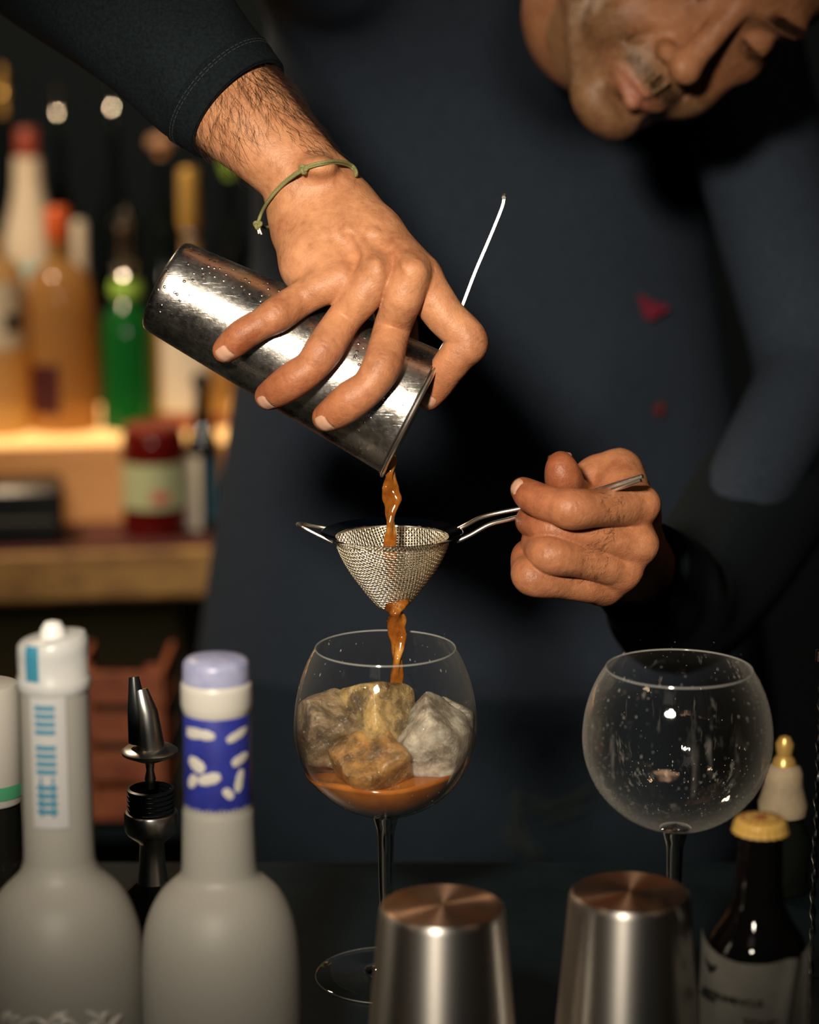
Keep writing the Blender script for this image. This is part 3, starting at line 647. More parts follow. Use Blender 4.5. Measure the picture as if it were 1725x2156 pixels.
# droplets on the wet glass
def drops(x, Y, zc, R, bb, n, parent, seed, zmin=-.9):
    r_ = np.random.default_rng(seed); mb = MB(); ic = [(0, 0, 1), (1, 0, 0), (0, 1, 0), (-1, 0, 0), (0, -1, 0)]
    for _ in range(n):
        a = r_.uniform(0, 2*math.pi) if r_.random() < .35 else -math.pi/2+r_.choice((-1, 1))*abs(r_.normal(1.0, .28)); s = r_.uniform(zmin, .8) if r_.random() < .5 else r_.uniform(-.95, -.4)
        h = bb*s if s > 0 else R*s; rr = R*math.sqrt(1-s*s); c = np.array([x+rr*math.cos(a), Y+rr*math.sin(a), zc+h])
        nrm = np.array([rr*math.cos(a)/R**2, rr*math.sin(a)/R**2, h/(bb*bb if s > 0 else R*R)]); nrm /= np.linalg.norm(nrm)
        t1 = np.cross(nrm, [0, 0, 1.]); t1 /= np.linalg.norm(t1); t2 = np.cross(nrm, t1); k = r_.uniform(.00012, .00034); st = r_.uniform(1, 3.5) if r_.random() < .5 else 1
        V = [c+nrm*k*.8]+[c+k*(t1*math.cos(u)+t2*math.sin(u)*st) for u in np.linspace(0, 2*math.pi, 7)[:-1]]
        mb.add(V, [[0, i+1, (i+1) % 6+1] for i in range(6)])
    o = mb.build('water_drops', M_drop, parent); o['kind'] = 'stuff'; return o
M_drop = mat('water_drop', (.5, .48, .44), .05, metal=.0, spec=1, trans=.4, ior=1.33, coat=1)
drops(HX, -.055, HZ, HR, HB, 900, g2, 3); drops(GX, 0, GZ, GR, GB, 120, g1, 5, .1)

# drink, ice
def wavy_level(a, r): return .0011*math.sin(3*a+1)+.0008*math.sin(5*a)+.0010*math.cos(2*a)*(r/GR)
lev = PY(812, 1608, 0)[2]; ri = GR-.0012; V = []; Fc = []; na = 64
ang = np.linspace(-math.pi/2+.03, math.asin((lev-GZ)/ri), 18)
for a in ang:
    for k in range(na):
        t = 2*math.pi*k/na; f_ = (a-ang[0])/(ang[-1]-ang[0]); V.append((GX+ri*math.cos(a)*math.cos(t), ri*math.cos(a)*math.sin(t), GZ+ri*math.sin(a)+f_**3*(wavy_level(t, ri)+.0035*math.cos(t-.1)*(1))))
rt = ri*math.cos(ang[-1])
for j in range(1, 9):
    r = rt*(1-j/8)+.0002
    for k in range(na): t = 2*math.pi*k/na; V.append((GX+r*math.cos(t), r*math.sin(t), lev+wavy_level(t, r)*(r/rt)+.0035*math.cos(t-.1)*(r/rt)+.0006*math.sin(j*2+3*t)-(.0008 if j < 3 else .0)))
m_ = len(V)//na
for i in range(m_-1):
    for k in range(na): Fc.append([i*na+k, i*na+(k+1) % na, (i+1)*na+(k+1) % na, (i+1)*na+k])
dk = mesh_np('cocktail', np.array(V), Fc, M_drink); tag(dk, 'amber-orange cocktail pooled in the bottom of the filled balloon glass', 'drink')

def ice_cube(px, py, Y, size, rot, seed, m, label, elong=(1, 1, 1)):
    r_ = np.random.default_rng(seed); n = 22; V = []; Fc = []; idx = {}
    c = PY(px, py, Y); ph = r_.uniform(0, 6.28, (6, 3)); fr = r_.uniform(.8, 3.2, (6, 3))
    pl = r_.normal(size=(5, 3)); pl /= np.linalg.norm(pl, axis=1)[:, None]; pd = r_.uniform(1.12, 1.42, 5)
    def vert(p):
        key = tuple(np.round(p, 5))
        if key in idx: return idx[key]
        p = np.array(p, float); e = 9.0; q = p/((abs(p)**e).sum()**(1/e)); q = q*np.array(elong)
        for nrm, d in zip(pl, pd):
            o_ = q @ nrm-d
            if o_ > 0: q = q-nrm*o_*.92
        q = q*(1+.020*sum(math.sin(fr[i] @ q*1.7+ph[i, 0]) for i in range(6))/2)+.014*np.sin(q[[1, 2, 0]]*9+ph[0])
        idx[key] = len(V); V.append(q); return idx[key]
    for ax in range(3):
        for sg in (-1, 1):
            o1, o2 = (ax+1) % 3, (ax+2) % 3
            for i in range(n):
                for j in range(n):
                    q = []
                    for (di, dj) in ((0, 0), (1, 0), (1, 1), (0, 1)):
                        p = [0, 0, 0]; p[ax] = sg; p[o1] = -1+2*(i+di)/n; p[o2] = -1+2*(j+dj)/n; q.append(vert(p))
                    Fc.append(q if sg > 0 else q[::-1])
    from mathutils import Euler
    M = np.array(Euler(rot).to_matrix()); V = np.array(V)*size @ M.T+c
    # keep the cube inside the bowl
    d = V-np.array([GX, 0, GZ]); lim = GR-.0018; s2 = np.sqrt((d[:, 0]**2+d[:, 1]**2)+np.where(d[:, 2] > 0, d[:, 2]*GR/GB, d[:, 2])**2); k = np.where(s2 > lim, lim/s2, 1)[:, None]
    V = np.array([GX, 0, GZ])+d*k
    o = mesh_np('ice_cube', V, Fc, m, None, True, None, 35); return tag(o, label, 'ice cube', 'ice cubes in the balloon glass')
ice_cube(690, 1533, -.006, .0175, (.35, .25, .30), 1, M_ice[0], 'brownish-grey ice cube at the left side of the filled glass')
ice_cube(793, 1503, -.004, .0168, (-.3, .2, .75), 2, M_ice[1], 'golden wet ice cube at the top middle, where the stream lands')
ice_cube(912, 1560, -.012, .0188, (.3, .65, .2), 3, M_ice[2], 'large pale clear ice cube at the right of the filled glass')
ice_cube(785, 1617, -.022, .0185, (.5, -.45, .4), 4, M_ice[3], 'amber-soaked ice cube lowest and frontmost in the drink')
ice_cube(668, 1590, .006, .0125, (.9, .3, .2), 5, M_ice[0], 'small ice cube half hidden below the left brownish-grey cube')
ice_cube(962, 1532, .016, .0130, (.2, .5, .9), 6, M_ice[2], 'small rough ice cube behind the large pale one')

# ------------------------------------------------------------------ liquid streams
def stream(name, pts, label, seed, fl=.45):
    r_ = np.random.default_rng(seed); q = spline(pts, 14); V = []; Fc = []; n = 28; tw = np.cumsum(np.full(len(q), .075)); m = len(q)
    for i, (px, py, d, w) in enumerate(q):
        c = P(px, py, d)
        for k in range(n):
            t = 2*math.pi*k/n; th = t-tw[i]*1.0; rad = w*d/F*(.5+.5*fl+(.5-.5*fl)*math.cos(2*th))
            rad *= 1+.10*math.sin(3*t+i*.14)+.05*math.sin(5*t-i*.31+1)+.04*math.sin(i*.45+2*t)
            V.append(c+RT*rad*math.cos(t)-FW*rad*math.sin(t)*.75)
    for i in range(m-1):
        for k in range(n): Fc.append([i*n+k, i*n+(k+1) % n, (i+1)*n+(k+1) % n, (i+1)*n+k])
    Fc += [list(range(n))[::-1], [(m-1)*n+k for k in range(n)]]
    o = mesh_np(name, np.array(V), Fc, M_stream); return tag(o, label, 'liquid')
stream('liquid_stream', [(821, 958, 1.322, 12), (823, 980, 1.322, 17), (822, 1010, 1.322, 16), (825, 1045, 1.322, 20), (823, 1080, 1.322, 16), (822, 1120, 1.322, 14), (822, 1160, 1.322, 14), (823, 1225, 1.322, 12)],
       'amber stream falling from the tilted shaker into the cone strainer', 1)
stream('liquid_stream.001', [(834, 1262, 1.322, 24), (832, 1283, 1.322, 29), (836, 1300, 1.322, 24), (836, 1330, 1.322, 19), (838, 1370, 1.322, 18), (836, 1410, 1.322, 16), (836, 1450, 1.322, 14), (834, 1492, 1.322, 15)],
       'amber stream falling from the cone strainer into the filled glass', 2)

# ------------------------------------------------------------------ cone strainer
DS = 1.325; sc = DS/F
S0 = P(826, 1131, DS); TL = math.radians(2.5)      # centre of the rim
sv = empty('cone_strainer', S0, 'fine-mesh steel cone strainer held above the filled glass', 'strainer')
ri_ = 121*sc; hh = PY(826, 1131, S0[1])[2]-PY(826, 1283, S0[1])[2]
cprof = [(1, 0), (.97, .10), (.90, .24), (.79, .40), (.655, .56), (.50, .72), (.36, .86), (.24, .95), (.10, .995), (0, 1)]
cs = spline(cprof, 10); slen = np.concatenate([[0], np.cumsum(np.hypot(np.diff(cs[:, 0]*ri_), np.diff(cs[:, 1]*hh)))]); LT = slen[-1]
def cone_pt(l, th, off=0):               # l = distance from the tip
    s = LT-l; r = np.interp(s, slen, cs[:, 0]*ri_); z = -np.interp(s, slen, cs[:, 1]*hh)
    return np.array([(r+off)*math.cos(th), (r+off)*math.sin(th), z-off*.4])
ka = ri_/LT; mb = MB(); sp = .00165; seam = math.radians(100); span = 2*math.pi*ka
for fam in (0, 1):
    for i in range(-int(LT/sp), int(LT/sp)+1):
        c = i*sp+sp*.5; run = []; j = 0; half = math.sqrt(max(0, LT*LT-c*c)); ts = np.arange(-half, half, .00075)
        for t in ts:
            u, v = (t, c) if fam == 0 else (c, t); l = math.hypot(u, v); a = math.atan2(v, u)-math.radians(80)
            a = (a+math.pi) % (2*math.pi)-math.pi
            ok = l < LT*.997 and l > .0007 and -span/2 < a < span/2
            if ok:
                w = .00024*math.cos(math.pi*(t/sp))*(1 if (i+fam) % 2 else -1); run.append(S0+cone_pt(l, a/ka+math.radians(-90), w))
            if (not ok or t == ts[-1]) and run:
                if len(run) > 2: mb.tube(run, .00034, 5, False)
                run = []
msh = mb.build('mesh_cone', M_silver, sv, True, None)
MB().lathe([(ri_-.0004, .0006), (ri_+.0012, .0010), (ri_+.0075, .0033), (ri_+.0080, .0031), (ri_+.0014, -.0004), (ri_+.0002, -.0012), (ri_-.0006, -.0006), (ri_-.0004, .0006)], S0, 96).build('rim', M_darksteel, sv)
MB().lathe([(ri_-.0001+.0006*math.cos(a), -.0004+.0006*math.sin(a)) for a in np.linspace(0, 2*math.pi, 9)], S0, 96).build('rim_wire', M_steelwire, sv)
MB().tube(spline([P(701, 1142, DS-.012), P(664, 1124, DS-.012), P(634, 1108, DS-.010), P(627, 1104, DS+.002), P(636, 1103, DS+.010), P(668, 1109, DS+.014), P(690, 1113, DS+.014)], 5), .0011, 8).build('rest_hook', M_steelwire, sv)
MB().tube(spline([P(966, 1114, DS+.012), P(985, 1104, DS+.010), P(1012, 1090, DS+.004), P(1050, 1080, DS), P(1100, 1070, DS-.003), P(1200, 1048, DS-.014), P(1245, 1036, DS-.024), P(1296, 1020, DS-.036), P(1354, 1003, DS-.045)], 6), .00135, 10).build('handle_wire', M_steelwire, sv)
MB().tube(spline([P(962, 1140, DS-.010), P(990, 1127, DS-.010), P(1030, 1105, DS-.010), P(1070, 1094, DS-.008), P(1115, 1083, DS-.005), P(1200, 1062, DS-.014), P(1250, 1044, DS-.026), P(1298, 1029, DS-.037), P(1350, 1011, DS-.046)], 6), .00135, 10).build('handle_wire', M_steelwire, sv)

# ------------------------------------------------------------------ shaker tin poured from, and the flat strainer held in its mouth
DT = 1.33; A0 = P(342, 598, DT); A1 = P(864, 866, DT); AX = A1-A0; TLN = np.linalg.norm(AX); AX /= TLN
R0, R1 = 103*DT/F, 143*DT/F
tcol = A0
tin = empty('shaker_tin', A0, 'scuffed steel shaker tin tilted in the pouring hand', 'shaker')
zax = AX; xax = np.cross([0, 0, 1.], zax); xax /= np.linalg.norm(xax); yax = np.cross(zax, xax); MT = np.stack([xax, yax, zax], 1)
wall = [(R0-.006, -.0002), (R0-.003, .0004), (R0-.001, .0018), (R0, .0045)]
wall += [(R0+(R1-R0)*t, .0045+(TLN-.0045)*t) for t in np.linspace(.02, 1, 20)]
lip = [(R1+.0006, TLN), (R1+.0009, TLN+.0006), (R1+.0003, TLN+.0010), (R1-.0006, TLN+.0004)]
inner = [(R1-.0008-(R1-R0)*t, TLN-.002-(TLN-.0045)*t) for t in np.linspace(0, .97, 8)]+[(.0002, .0030)]
tw = MB().lathe([(.0002, .0006), (R0*.5, .0003)]+wall, A0, 96, MT).build('tin_body', M_tin, tin)
MB().lathe(lip+inner, A0, 96, MT).build('tin_mouth', M_chromed, tin)
# flat strainer: disc across the mouth with a long handle rising behind the finger
hs = empty('bar_strainer', A1, 'thin flat steel strainer across the mouth of the shaker, handle pointing up', 'strainer')
C_ = A1+AX*.0024; upv = P(918, 735, DT)-P(803, 997, DT); upv /= np.linalg.norm(upv); upv -= AX*np.dot(upv, AX); upv /= np.linalg.norm(upv); sid = np.cross(AX, upv); MS = np.stack([sid, upv, AX], 1)
MB().lathe([(.0002, .0009), (R1*.5, .0010), (R1*.93, .0010), (R1*1.02, .0008), (R1*1.035, 0), (R1*1.02, -.0008), (R1*.5, -.0009), (.0002, -.0009)], C_, 72, MS).build('strainer_plate', M_steelwire, hs)
MB().lathe([(R1*1.03+.0012*math.cos(a), .0012*math.sin(a)) for a in np.linspace(0, 2*math.pi, 9)], C_, 96, MS).build('plate_edge', M_steelwire, hs)
e0 = C_+upv*R1*.95; hp = [P(925, 742, DT+.004), P(948, 700, DT+.006), P(972, 648, DT+.006), P(1000, 575, DT+.006), P(1030, 505, DT+.006), P(1054, 446, DT+.006), P(1060, 425, DT+.006), P(1061, 412, DT+.006)]
hv = spline(hp, 4); mb = MB(); V = []; Fc = []
for i, c in enumerate(hv):
    T = hv[min(i+1, len(hv)-1)]-hv[max(i-1, 0)]; T /= np.linalg.norm(T); nn = np.cross(T, FW); nn /= np.linalg.norm(nn); th = .0008; wd = .0065 if i < len(hv)-3 else .0065-.0012*(i-(len(hv)-4))
    for (a, b_) in ((-th, -wd), (th, -wd), (th, wd), (-th, wd)): V.append(c+nn*a+FW*b_)
for i in range(len(hv)-1):
    for k in range(4): Fc.append([i*4+k, i*4+(k+1) % 4, (i+1)*4+(k+1) % 4, (i+1)*4+k])
Fc += [[0, 1, 2, 3], [len(V)-4+k for k in (3, 2, 1, 0)]]
mesh_np('strainer_handle', np.array(V), Fc, M_steelwire, hs, False)
MB().tube([P(1061, 416, DT-.001), P(1062, 411, DT+.006), P(1061, 416, DT+.013)], .0012, 8).build('handle_tip', M_steelwire, hs)
mb = MB()                                  # spring round the plate
pts = []
for k in range(46*8):
    a = 2*math.pi*k/(46*8); b_ = 2*math.pi*k/8; rr = R1*.90+.0018*math.cos(b_); pts.append(C_-AX*.0030+sid*rr*math.cos(a)+upv*rr*math.sin(a)+AX*.0018*math.sin(b_))
MB().tube(pts, .00035, 5, False).build('spring_coil', M_steelwire, hs)

# ------------------------------------------------------------------ the bartender: flesh
def W4(l): return [(*P(a, b, d), r/1000.0) for a, b, d, r in l]
def rhand():
    def on(px, py, r):                      # joint resting on the front of the tin
        q = P(px, py, DT); rel = q-A0; t = rel @ AX; R = R0+(R1-R0)*np.clip(t/TLN, 0, 1)+r/1000-.0006
        h = np.linalg.norm(rel-AX*t); return (px, py, DT-math.sqrt(max(0, R*R-h*h)), r)
    fing = {
     'pinky': [(724, 594, 1.300, 11.2), (680, 606, 1.297, 10.0), on(632, 631, 9.7), on(583, 663, 10.0), on(553, 681, 8.6), on(517, 701, 8.9), on(492, 722, 8.4), on(474, 738, 7.2)],
     'ring': [(797, 576, 1.292, 11.8), (765, 622, 1.290, 10.6), on(724, 672, 10.0), on(684, 733, 10.6), on(655, 772, 9.6), on(622, 797, 10.2), on(592, 818, 9.6), on(566, 834, 8.0)],
     'middle': [(864, 580, 1.290, 12.2), (848, 628, 1.288, 11.2), on(826, 692, 10.6), on(806, 765, 11.0), on(778, 812, 10.0), on(742, 840, 10.8), on(712, 864, 9.8), on(688, 879, 8.3)],
     'index': [(884, 588, 1.298, 12.0), (905, 618, 1.300, 12.0), (938, 666, 1.300, 11.4), (988, 718, 1.300, 10.8), (966, 746, 1.302, 10.3), (940, 780, 1.306, 9.8), (921, 812, 1.312, 8.6), (903, 839, 1.316, 6.8)],
    }
    fw = {k: W4(v) for k, v in fing.items()}
    fore = W4([(360, 90, 1.40, 30), (420, 160, 1.37, 32), (500, 232, 1.352, 31), (560, 292, 1.342, 27), (625, 356, 1.336, 24.2), (640, 385, 1.334, 23.6)])
    allp = np.array([p[:3] for v in list(fw.values())+[fore] for p in v]+[P(830, 790, 1.43)])
    Fd = Field(allp.min(0)-.035, allp.max(0)+.035, .00085)
    nf = np.array([.45, -.3, -.84])
    nback = -FW*.9+UP*.25; nback /= np.linalg.norm(nback)
    Fd.chain(fore, .004, n=3, flat=(nback, .84))
    wr = (652, 400, 1.334)
    for (mx, my, md, r) in [(724, 590, 1.303, 12.0), (795, 572, 1.296, 12.6), (858, 574, 1.294, 13.0), (882, 580, 1.302, 12.5)]:
        w0 = P(640+(mx-724)*.32+8, 405, 1.338); mid = (P(mx, my, md)*.52+w0*.48)
        Fd.cone(w0, mid, .0165, .0140, .010); Fd.cone(mid, P(mx, my, md), .0140, r/1000, .006)
    for c in [((634, 490, 1.329, 17), (657, 556, 1.315, 16.5)), ((640, 450, 1.340, 20), (690, 540, 1.336, 19)), ((700, 500, 1.338, 20), (790, 590, 1.338, 17)), ((735, 455, 1.338, 17), (820, 560, 1.335, 17)),
              ((657, 556, 1.315, 16.5), (686, 580, 1.306, 13)), ((800, 560, 1.335, 17), (872, 600, 1.325, 13))]:
        a, b = W4(c); Fd.cone(a[:3], b[:3], a[3], b[3], .009)
    Fd.chain(W4([(705, 420, 1.356, 15), (770, 520, 1.375, 15.5), (820, 620, 1.388, 13), (840, 720, 1.392, 11.5), (835, 790, 1.386, 9.5), (830, 815, 1.383, 8)]), .006, n=3)   # thumb, behind the tin
    # knuckle bones and tendons
    for (mx, my, md) in [(722, 588, 1.2935), (798, 571, 1.2845), (866, 574, 1.281)]:
        Fd.ell(P(mx, my, md-.0006), (.0086, .0066, .0080), k=.0045)
        a = P(mx, my-8, md+.0035); b = P(648+(mx-724)*.38, 425, 1.3195); mm = (a+b)/2-FW*.0008
        Fd.cone(a-FW*.0020, mm-FW*.0030, .0030, .0027, .0036); Fd.cone(mm-FW*.0030, b-FW*.0014, .0027, .0019, .0040)
    for v in [[(742, 470, 1.3135, 1.5), (765, 500, 1.305, 1.5), (785, 535, 1.2995, 1.4), (830, 552, 1.293, 1.3)], [(700, 452, 1.3145, 1.4), (722, 500, 1.306, 1.5), (746, 540, 1.2985, 1.3)], [(765, 500, 1.305, 1.4), (742, 530, 1.299, 1.3)]]:
        Fd.chain(W4(v), .0032, n=3)
    for (x0_, y0_, x1_, y1_, dd_) in [(765, 582, 728, 505, 1.2860), (832, 578, 790, 500, 1.2800), (768, 600, 764, 575, 1.2800), (834, 600, 832, 572, 1.2760)]:
        Fd.cone(P(x0_, y0_, dd_), P(x1_, y1_, dd_+.008), .0050, .0038, .0055, sub=True)
    Fd.ell(P(672, 352, 1.3125), (.010, .010, .006), k=.008)           # ulna head
    base = Fd.F; res = base.copy()
    for k, ch in fw.items():
        Ff = np.full(base.shape, .03, np.float32); Fd.chain(ch, .0016, F=Ff, n=4)
        h = np.clip(.5+.5*(base-Ff)/.0055, 0, 1); m = base*(1-h)+Ff*h-.0055*h*(1-h); 
        h = np.clip(.5+.5*(res-m)/.0007, 0, 1); res = res*(1-h)+m*h-.0007*h*(1-h)
    # fingers are pressed against the metal: cut the tin out of them
    Fd.F = res
    sl, g = Fd.grid(np.minimum(A0, A1)-.06, np.maximum(A0, A1)+.06); X = [g[i]-A0[i] for i in range(3)]; t = X[0]*AX[0]+X[1]*AX[1]+X[2]*AX[2]
    rad = np.sqrt(np.maximum(0, X[0]**2+X[1]**2+X[2]**2-t*t)); R = R0+(R1-R0)*np.clip(t/TLN, 0, 1)+.0004
    dd = np.maximum(rad-R, np.maximum(-t, t-TLN)); Fd.F[sl] = np.maximum(Fd.F[sl], -dd)
    return Fd, fw
def lhand():
    Z = lambda x, y, d, r: (1060+.2087*x, 930+.2087*y, d, r)
    fing = {
     'index': [Z(1330, 640, 1.312, 13.2), Z(1180, 655, 1.300, 11.4), Z(950, 668, 1.288, 10.6), Z(700, 680, 1.279, 11.6), Z(560, 650, 1.283, 10.2), Z(400, 608, 1.288, 9.8), Z(275, 545, 1.294, 9.0), Z(195, 480, 1.300, 7.0)],
     'middle': [Z(1310, 1040, 1.314, 13.5), Z(1130, 1000, 1.305, 10.4), Z(850, 935, 1.298, 9.8), Z(520, 880, 1.294, 10.6), Z(360, 830, 1.303, 9.6), Z(280, 800, 1.318, 9.0), Z(330, 790, 1.336, 8.5)],
     'ring': [Z(1150, 1310, 1.318, 12.5), Z(1020, 1260, 1.306, 10.0), Z(780, 1200, 1.296, 9.6), Z(480, 1145, 1.287, 10.8), Z(370, 1080, 1.303, 9.6), Z(345, 1000, 1.318, 9.2), Z(400, 980, 1.338, 8.5)],
     'pinky': [Z(1010, 1450, 1.322, 11.5), Z(860, 1460, 1.312, 9.4), Z(620, 1430, 1.304, 9.0), Z(300, 1375, 1.294, 10.4), Z(240, 1270, 1.304, 9.0), Z(235, 1160, 1.316, 8.8), Z(270, 1120, 1.332, 8.5)],
     'thumb': [Z(850, 640, 1.352, 13), Z(720, 560, 1.336, 11.5), Z(640, 470, 1.318, 11.0), Z(606, 360, 1.309, 10.6), Z(585, 265, 1.307, 8.8), Z(578, 215, 1.307, 6.6)],
    }
    fw = {k: W4(v) for k, v in fing.items()}
    wrist = [P(1335, 1165, 1.375), P(1352, 1215, 1.44)]
    fore = W4([(1312, 1150, 1.365, 25), (1330, 1175, 1.40, 23), (1352, 1205, 1.45, 24), (1375, 1235, 1.50, 26)])
    allp = np.array([p[:3] for v in list(fw.values())+[fore] for p in v])
    Fd = Field(allp.min(0)-.032, allp.max(0)+.032, .00085)
    Fd.chain(fore, .004, n=3)
    w0 = P(1305, 1140, 1.362)
    for k, r in (('index', .013), ('middle', .0135), ('ring', .0125), ('pinky', .0115)):
        a = np.array(fw[k][0][:3]); Fd.cone(w0, a, .020, r, .007)
    for c in [((1230, 1085, 1.330, 14), (1220, 1190, 1.331, 13)), ((1270, 1100, 1.335, 20), (1250, 1190, 1.34, 19)), ((1300, 1000, 1.350, 13.5), (1320, 1080, 1.350, 20)), ((1262, 996, 1.352, 10.5), (1300, 1000, 1.350, 14.5)),
              ((1240, 1010, 1.352, 10), (1237, 1070, 1.352, 13)), ((1313, 1030, 1.338, 14), (1325, 1070, 1.33, 16))]:
        a, b = W4(c); Fd.cone(a[:3], b[:3], a[3], b[3], .007)
    for k in ('index', 'middle', 'ring'):
        a = np.array(fw[k][0][:3]); Fd.ell(a+RT*.005-FW*.006, (.008, .007, .008), k=.006)
    base = Fd.F; res = base.copy()
    for k, ch in fw.items():
        Ff = np.full(base.shape, .03, np.float32); Fd.chain(ch, .0016, F=Ff, n=4)
        for a, b, c in ((ch[3], ch[2], 1),):   # fleshy proximal pad
            pass
        kk = .0035 if k != 'thumb' else .003
        h = np.clip(.5+.5*(base-Ff)/kk, 0, 1); m = base*(1-h)+Ff*h-kk*h*(1-h)
        h = np.clip(.5+.5*(res-m)/.0008, 0, 1); res = res*(1-h)+m*h-.0008*h*(1-h)
    Fd.F = res
    return Fd, fw
# head frame (fitted): X to the person's left, U up, Fd forward, in world space
def cam2w(v): return RT*v[0]+UP*v[1]-FW*v[2]
HDX, HDU, HDF = cam2w((.695, -.574, -.433)), cam2w((.719, .538, .439)), cam2w((-.019, -.617, .787))
HO = CAM+FW*1.594+RT*.2147+UP*.3853
def HL(x, y, z): return HO+HDX*x+HDF*y+HDU*z
HM = np.stack([HDX, HDF, HDU], 1)
def head():
    pts = [HL(x, y, z) for x in (-.1, .1) for y in (-.12, .14) for z in (-.15, .14)]+[P(1276, 30, 1.85)-.07, P(1276, 30, 1.85)+.07]
    pts = np.array(pts); Fd = Field(pts.min(0)-.01, pts.max(0)+.01, .0019)
    E_ = lambda c, r, k=.01, sub=False: Fd.ell(HL(*c), r, HM, k, sub)
    C = lambda a, b, ra, rb, k=.01, sub=False: Fd.cone(HL(*a), HL(*b), ra, rb, k, sub)
    E_((0, -.012, .035), (.078, .100, .090)); E_((0, .026, -.030), (.061, .060, .084), .02)
    for s in (-1, 1):
        C((s*.052, -.004, -.072), (s*.014, .070, -.106), .018, .016, .018); C((s*.058, 0, -.03), (s*.052, -.002, -.075), .016, .017, .018)
        E_((s*.041, .055, -.022), (.020, .018, .017), .014); E_((s*.036, .058, -.060), (.020, .020, .024), .016)
    E_((0, .078, -.109), (.021, .015, .016), .012); E_((0, .070, -.072), (.029, .026, .029), .012)
    E_((0, .074, .026), (.050, .017, .013), .014)
    for s in (-1, 1): E_((s*.033, .094, .001), (.017, .013, .011), .010, True)
    for s in (-1, 1):
        E_((s*.032, .0705, .000), (.0145, .0125, .0120), .003); C((s*.022, .079, -.004), (s*.042, .077, -.004), .0028, .0022, .003)
        C((s*.016, .089, .021), (s*.045, .080, .024), .0045, .004, .006)
    C((0, .085, .012), (0, .103, -.032), .0075, .0100, .008); E_((0, .1085, -.040), (.0120, .0115, .0105), .006)
    for s in (-1, 1): E_((s*.0125, .0950, -.044), (.0066, .0100, .0068), .007); 
    for s in (-1, 1): E_((s*.0068, .1040, -.0515), (.0038, .0058, .0035), .002, True)
    for s in (-1, 1):
        C((0, .0975, -.0725), (s*.023, .0855, -.0775), .0042, .0020, .003); C((0, .0960, -.0850), (s*.020, .0855, -.0805), .0056, .0025, .003)
        C((0, .1025, -.0782), (s*.025, .0885, -.0788), .0010, .0010, .0018, True)
        C((s*.0045, .099, -.057), (s*.0040, .0995, -.068), .0020, .0016, .003)
        C((s*.024, .084, -.046), (s*.031, .073, -.072), .0015, .0010, .006, True)
        E_((s*.077, -.010, -.012), (.006, .018, .030), .005)
    E_((0, .091, -.095), (.018, .006, .004), .006, True)
    a = HL(0, -.015, -.05); b = P(1276, 28, 1.665); c = P(1270, 40, 1.80)
    Fd.cone(a, b, .056, .0590, .012); Fd.cone(b, c, .0590, .062, .01)
    return Fd
def body():
    pts = np.array([P(200, -700, 2.0), P(2100, 2300, 2.3), P(0, -400, 1.45), P(1000, 1000, 1.65)]); lo = pts.min(0)-.1; hi = pts.max(0)+.12
    Fd = Field(lo, hi, .0085); yf = np.array([0, 1., 0])
    Fd.cone(P(1015, 200, 2.02), P(1015, 1500, 2.28), .180, .290, .03, flat=(yf, .58))
    Fd.cone(P(700, -120, 1.92), P(1480, -60, 1.92), .068, .068, .06); Fd.cone(P(1080, -80, 1.95), P(1015, 260, 2.03), .13, .17, .05, flat=(yf, .6))
    Fd.cone(P(1276, 40, 1.77), P(1180, 120, 1.96), .052, .07, .04)
    Fd.cone(P(700, -120, 1.86), P(0, -380, 1.62), .055, .040, .03); Fd.cone(P(0, -380, 1.62), P(40, -200, 1.50), .036, .028, .02)
    Fd.cone(P(1500, -60, 1.88), P(1720, 760, 1.84), .055, .045, .03); Fd.cone(P(1720, 760, 1.84), P(1450, 1270, 1.59), .036, .026, .02)
    for s in (-1, 1): Fd.cone(P(1015+s*240, 1550, 2.29), P(1020+s*240, 3300, 2.75), .125, .07, .03)
    return Fd
RH, rf = rhand(); LH, lf = lhand(); HD = head(); BD = body()
import time as _t
def tone_hand(V, Nn, chains, dark):
    c = np.tile(np.array([.49, .232, .115]), (len(V), 1)); red = np.array([.33, .110, .048]); dk = np.array([.30, .125, .065])
    disp = np.zeros(len(V))
    for name, ch in chains.items():
        ch = np.array(ch); q = ch[:, :3]; idxs = [3, 5] if len(ch) >= 7 else [3]
        for j in idxs:
            if j >= len(q): continue
            d = q[min(j+1, len(q)-1)]-q[j-1]; d /= np.linalg.norm(d); rel = V-q[j]; dist = np.linalg.norm(rel, axis=1); near = dist < ch[j, 3]*1.35
            s = rel @ d; w = .0050 if j == 3 else .0030; dors = dark(q[j], name); m = np.clip((Nn @ dors)*1.6, 0, 1)*near
            wv = .5+.5*np.cos(2*np.pi*s/.0030+.9*np.sin(rel @ np.cross(d, dors)*500+j)+.5*np.sin(rel @ np.cross(d, dors)*1300)); wv = wv**2*np.exp(-(s/w)**2); lt = rel @ np.cross(d, dors); wv = wv*(.5+.5*np.sin(s*900+j*2+lt*330))*(.6+.4*np.sin(lt*900+s*400))*np.exp(-(lt/.0075)**2); disp += -m*.00046*wv
            c = c*(1-(m*wv*.36)[:, None])
            c = c*(1-(m*np.exp(-(s/.008)**2)*.42)[:, None])+dk*(m*np.exp(-(s/.008)**2)*.42)[:, None]
        for j, R, k in ((0, .014, .42), (len(q)-1, .034, .85)):
            w = np.exp(-((np.linalg.norm(V-q[j], axis=1)/R)**2))*k; c = c*(1-w[:, None])+red*w[:, None]
    return c, disp
rv, rq = RH.mesh(); rn = vnormals(rv, rq)
def dors_r(p, name):
    rel = p-A0; t = rel @ AX; r = rel-AX*t; r /= np.linalg.norm(r)
    v = r if name != 'index' else (RT*.75+UP*.2-FW*.6); v = v-FW*.35; return v/np.linalg.norm(v)
